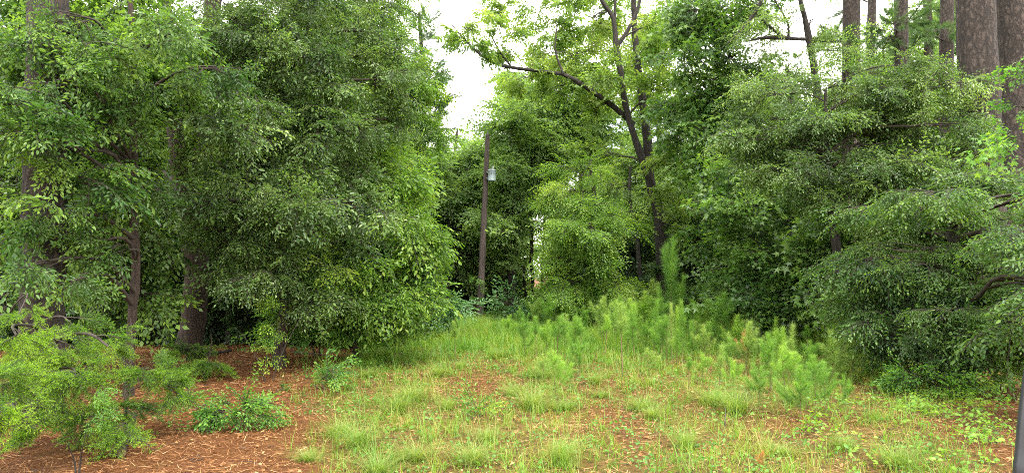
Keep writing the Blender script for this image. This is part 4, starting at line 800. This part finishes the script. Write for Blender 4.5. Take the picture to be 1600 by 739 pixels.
# ------------------------------------------------------------------ fallen wood
cutm = flat_mat('cut_wood', (.13, .085, .04), .8, 0, .2, 20)
def log(name, label, a, b, r0, r1, bark, cut=True, n=9):
    a = np.array(a, float); b = np.array(b, float); root = empty(name, (a+b)/2-[0, 0, r0], label, 'log' if cut else 'branch')
    m = (a+b)/2+[0, 0, .01]; mb = MB(); c, rr = bent_tube(mb, [[*a, r0], [*m, (r0+r1)/2*1.03], [*b, r1]], n, 12, .06, cap=False); mb.build('bark', M[bark], root, smooth=True, origin=(a+b)/2-[0, 0, r0])
    for e, q in ((0, a), (-1, b)):
        d = norm(c[e]-c[1 if e == 0 else -2]); u = norm(np.cross(d, [0, 0, 1.])); v = np.cross(d, u); t = np.arange(14)*2*math.pi/14
        V = c[e]+d*.006+rr[e]*1.0*(np.cos(t)[:, None]*u+np.sin(t)[:, None]*v); mb = MB(); mb.add(V, [list(range(14))]); mb.build('cut_end', cutm, root, origin=(a+b)/2-[0, 0, r0])
    return root
g1, g2 = G(190, 715), G(208, 655); log('cut_log', 'short dark barked log lying end on under the low cedar', g1+[0, 0, .055], g2+[0, 0, .06], .045, .045, 'brownbark')
g1, g2 = G(8, 652), G(28, 640); log('log_stub', 'tan cut log end in shade at the far left', g1+[0, 0, .15], g2+[.1, .4, .2], .095, .09, 'brownbark')
g1, g2 = G(185, 588), G(217, 606); log('fallen_branch', 'reddish peeled branch leaning at the foot of the brown stem', g1+[0, 0, .42], g2+[0, 0, .10], .04, .03, 'brownbark', False)
g1, g2 = G(288, 566), G(360, 552); log('fallen_branch', 'dark fallen branch lying on the straw right of the oak', g1+[0, 0, .05], g2+[0, 0, .07], .05, .03, 'oakbark', False)
g1, g2 = G(250, 640), G(298, 612); log('fallen_branch', 'small grey stick on straw beside the low cedar', g1+[0, 0, .02], g2+[0, 0, .03], .014, .008, 'palebark', False)
g1, g2 = G(455, 552), G(505, 556); log('fallen_branch', 'thin grey stick at the wood edge on the red straw', g1+[0, 0, .03], g2+[0, 0, .03], .02, .012, 'palebark', False)
r = np.random.default_rng(61)
mb = MB(); N = 260; x, y = scatter(r, N, 540, 770); a = r.uniform(0, 3.14, N); l = r.uniform(.05, .3, N)
p0 = np.stack([x, y, gz(x, y)+.012], -1); d = np.stack([np.cos(a)*l, np.sin(a)*l, r.normal(0, .01, N)+.01], -1); p1 = p0+d*.5+r.normal(0, .01, (N, 3)); V, Fc = tubes(np.stack([p0, p1, p0+d], 1), np.stack([np.full(N, .005), np.full(N, .004), np.full(N, .002)], 1), 4); mb.add(V, Fc)
tag(mb.build('twig_litter', M['twig']), 'tiny broken twigs strewn on the ground', 'twigs', kind='stuff')
# pale upright dead stalk
bb = G(1132, 672); mb = MB(); bent_tube(mb, [[*bb, .006], [*(bb+[.01, 0, .15]), .008], [*(bb+[.03, .02, .3]), .003]], 8, 5); tag(mb.build('dead_stalk', M['palebark']), 'pale dry stalk standing by the spreading tuft at right', 'stalk')
# ------------------------------------------------------------------ vehicle door edge close by at the right, built as a slanting dark post
Yp = 1.3; a = P(1610, 900, Yp); b = P(1590, 700, Yp); c = P(1609, 540, Yp); e = P(1640, 330, Yp); base = np.array([a[0]-.02, Yp, 0.])
mb = MB(); pts = spline([[base[0]-.02, Yp, -.05, .02], [a[0]-.005, Yp, a[2], .022], [b[0]+.022, Yp, b[2], .022], [c[0]+.022, Yp, c[2], .022], [e[0]+.022, Yp, e[2], .022], [e[0]+.06, Yp, e[2]+.25, .02]], 26)
V, Fc = tubes(pts[None, :, :3], pts[None, :, 3], 16); mb.add(V, Fc); k = len(pts)
mb.add(V[-16:], [list(range(16))])
o = mb.build('door_post', flat_mat('dark_metal', (.035, .037, .042), .35, .2, .2, 20), smooth=True); tag(o, 'dark grey slanting vehicle door post close up at the right edge of the picture', 'post')
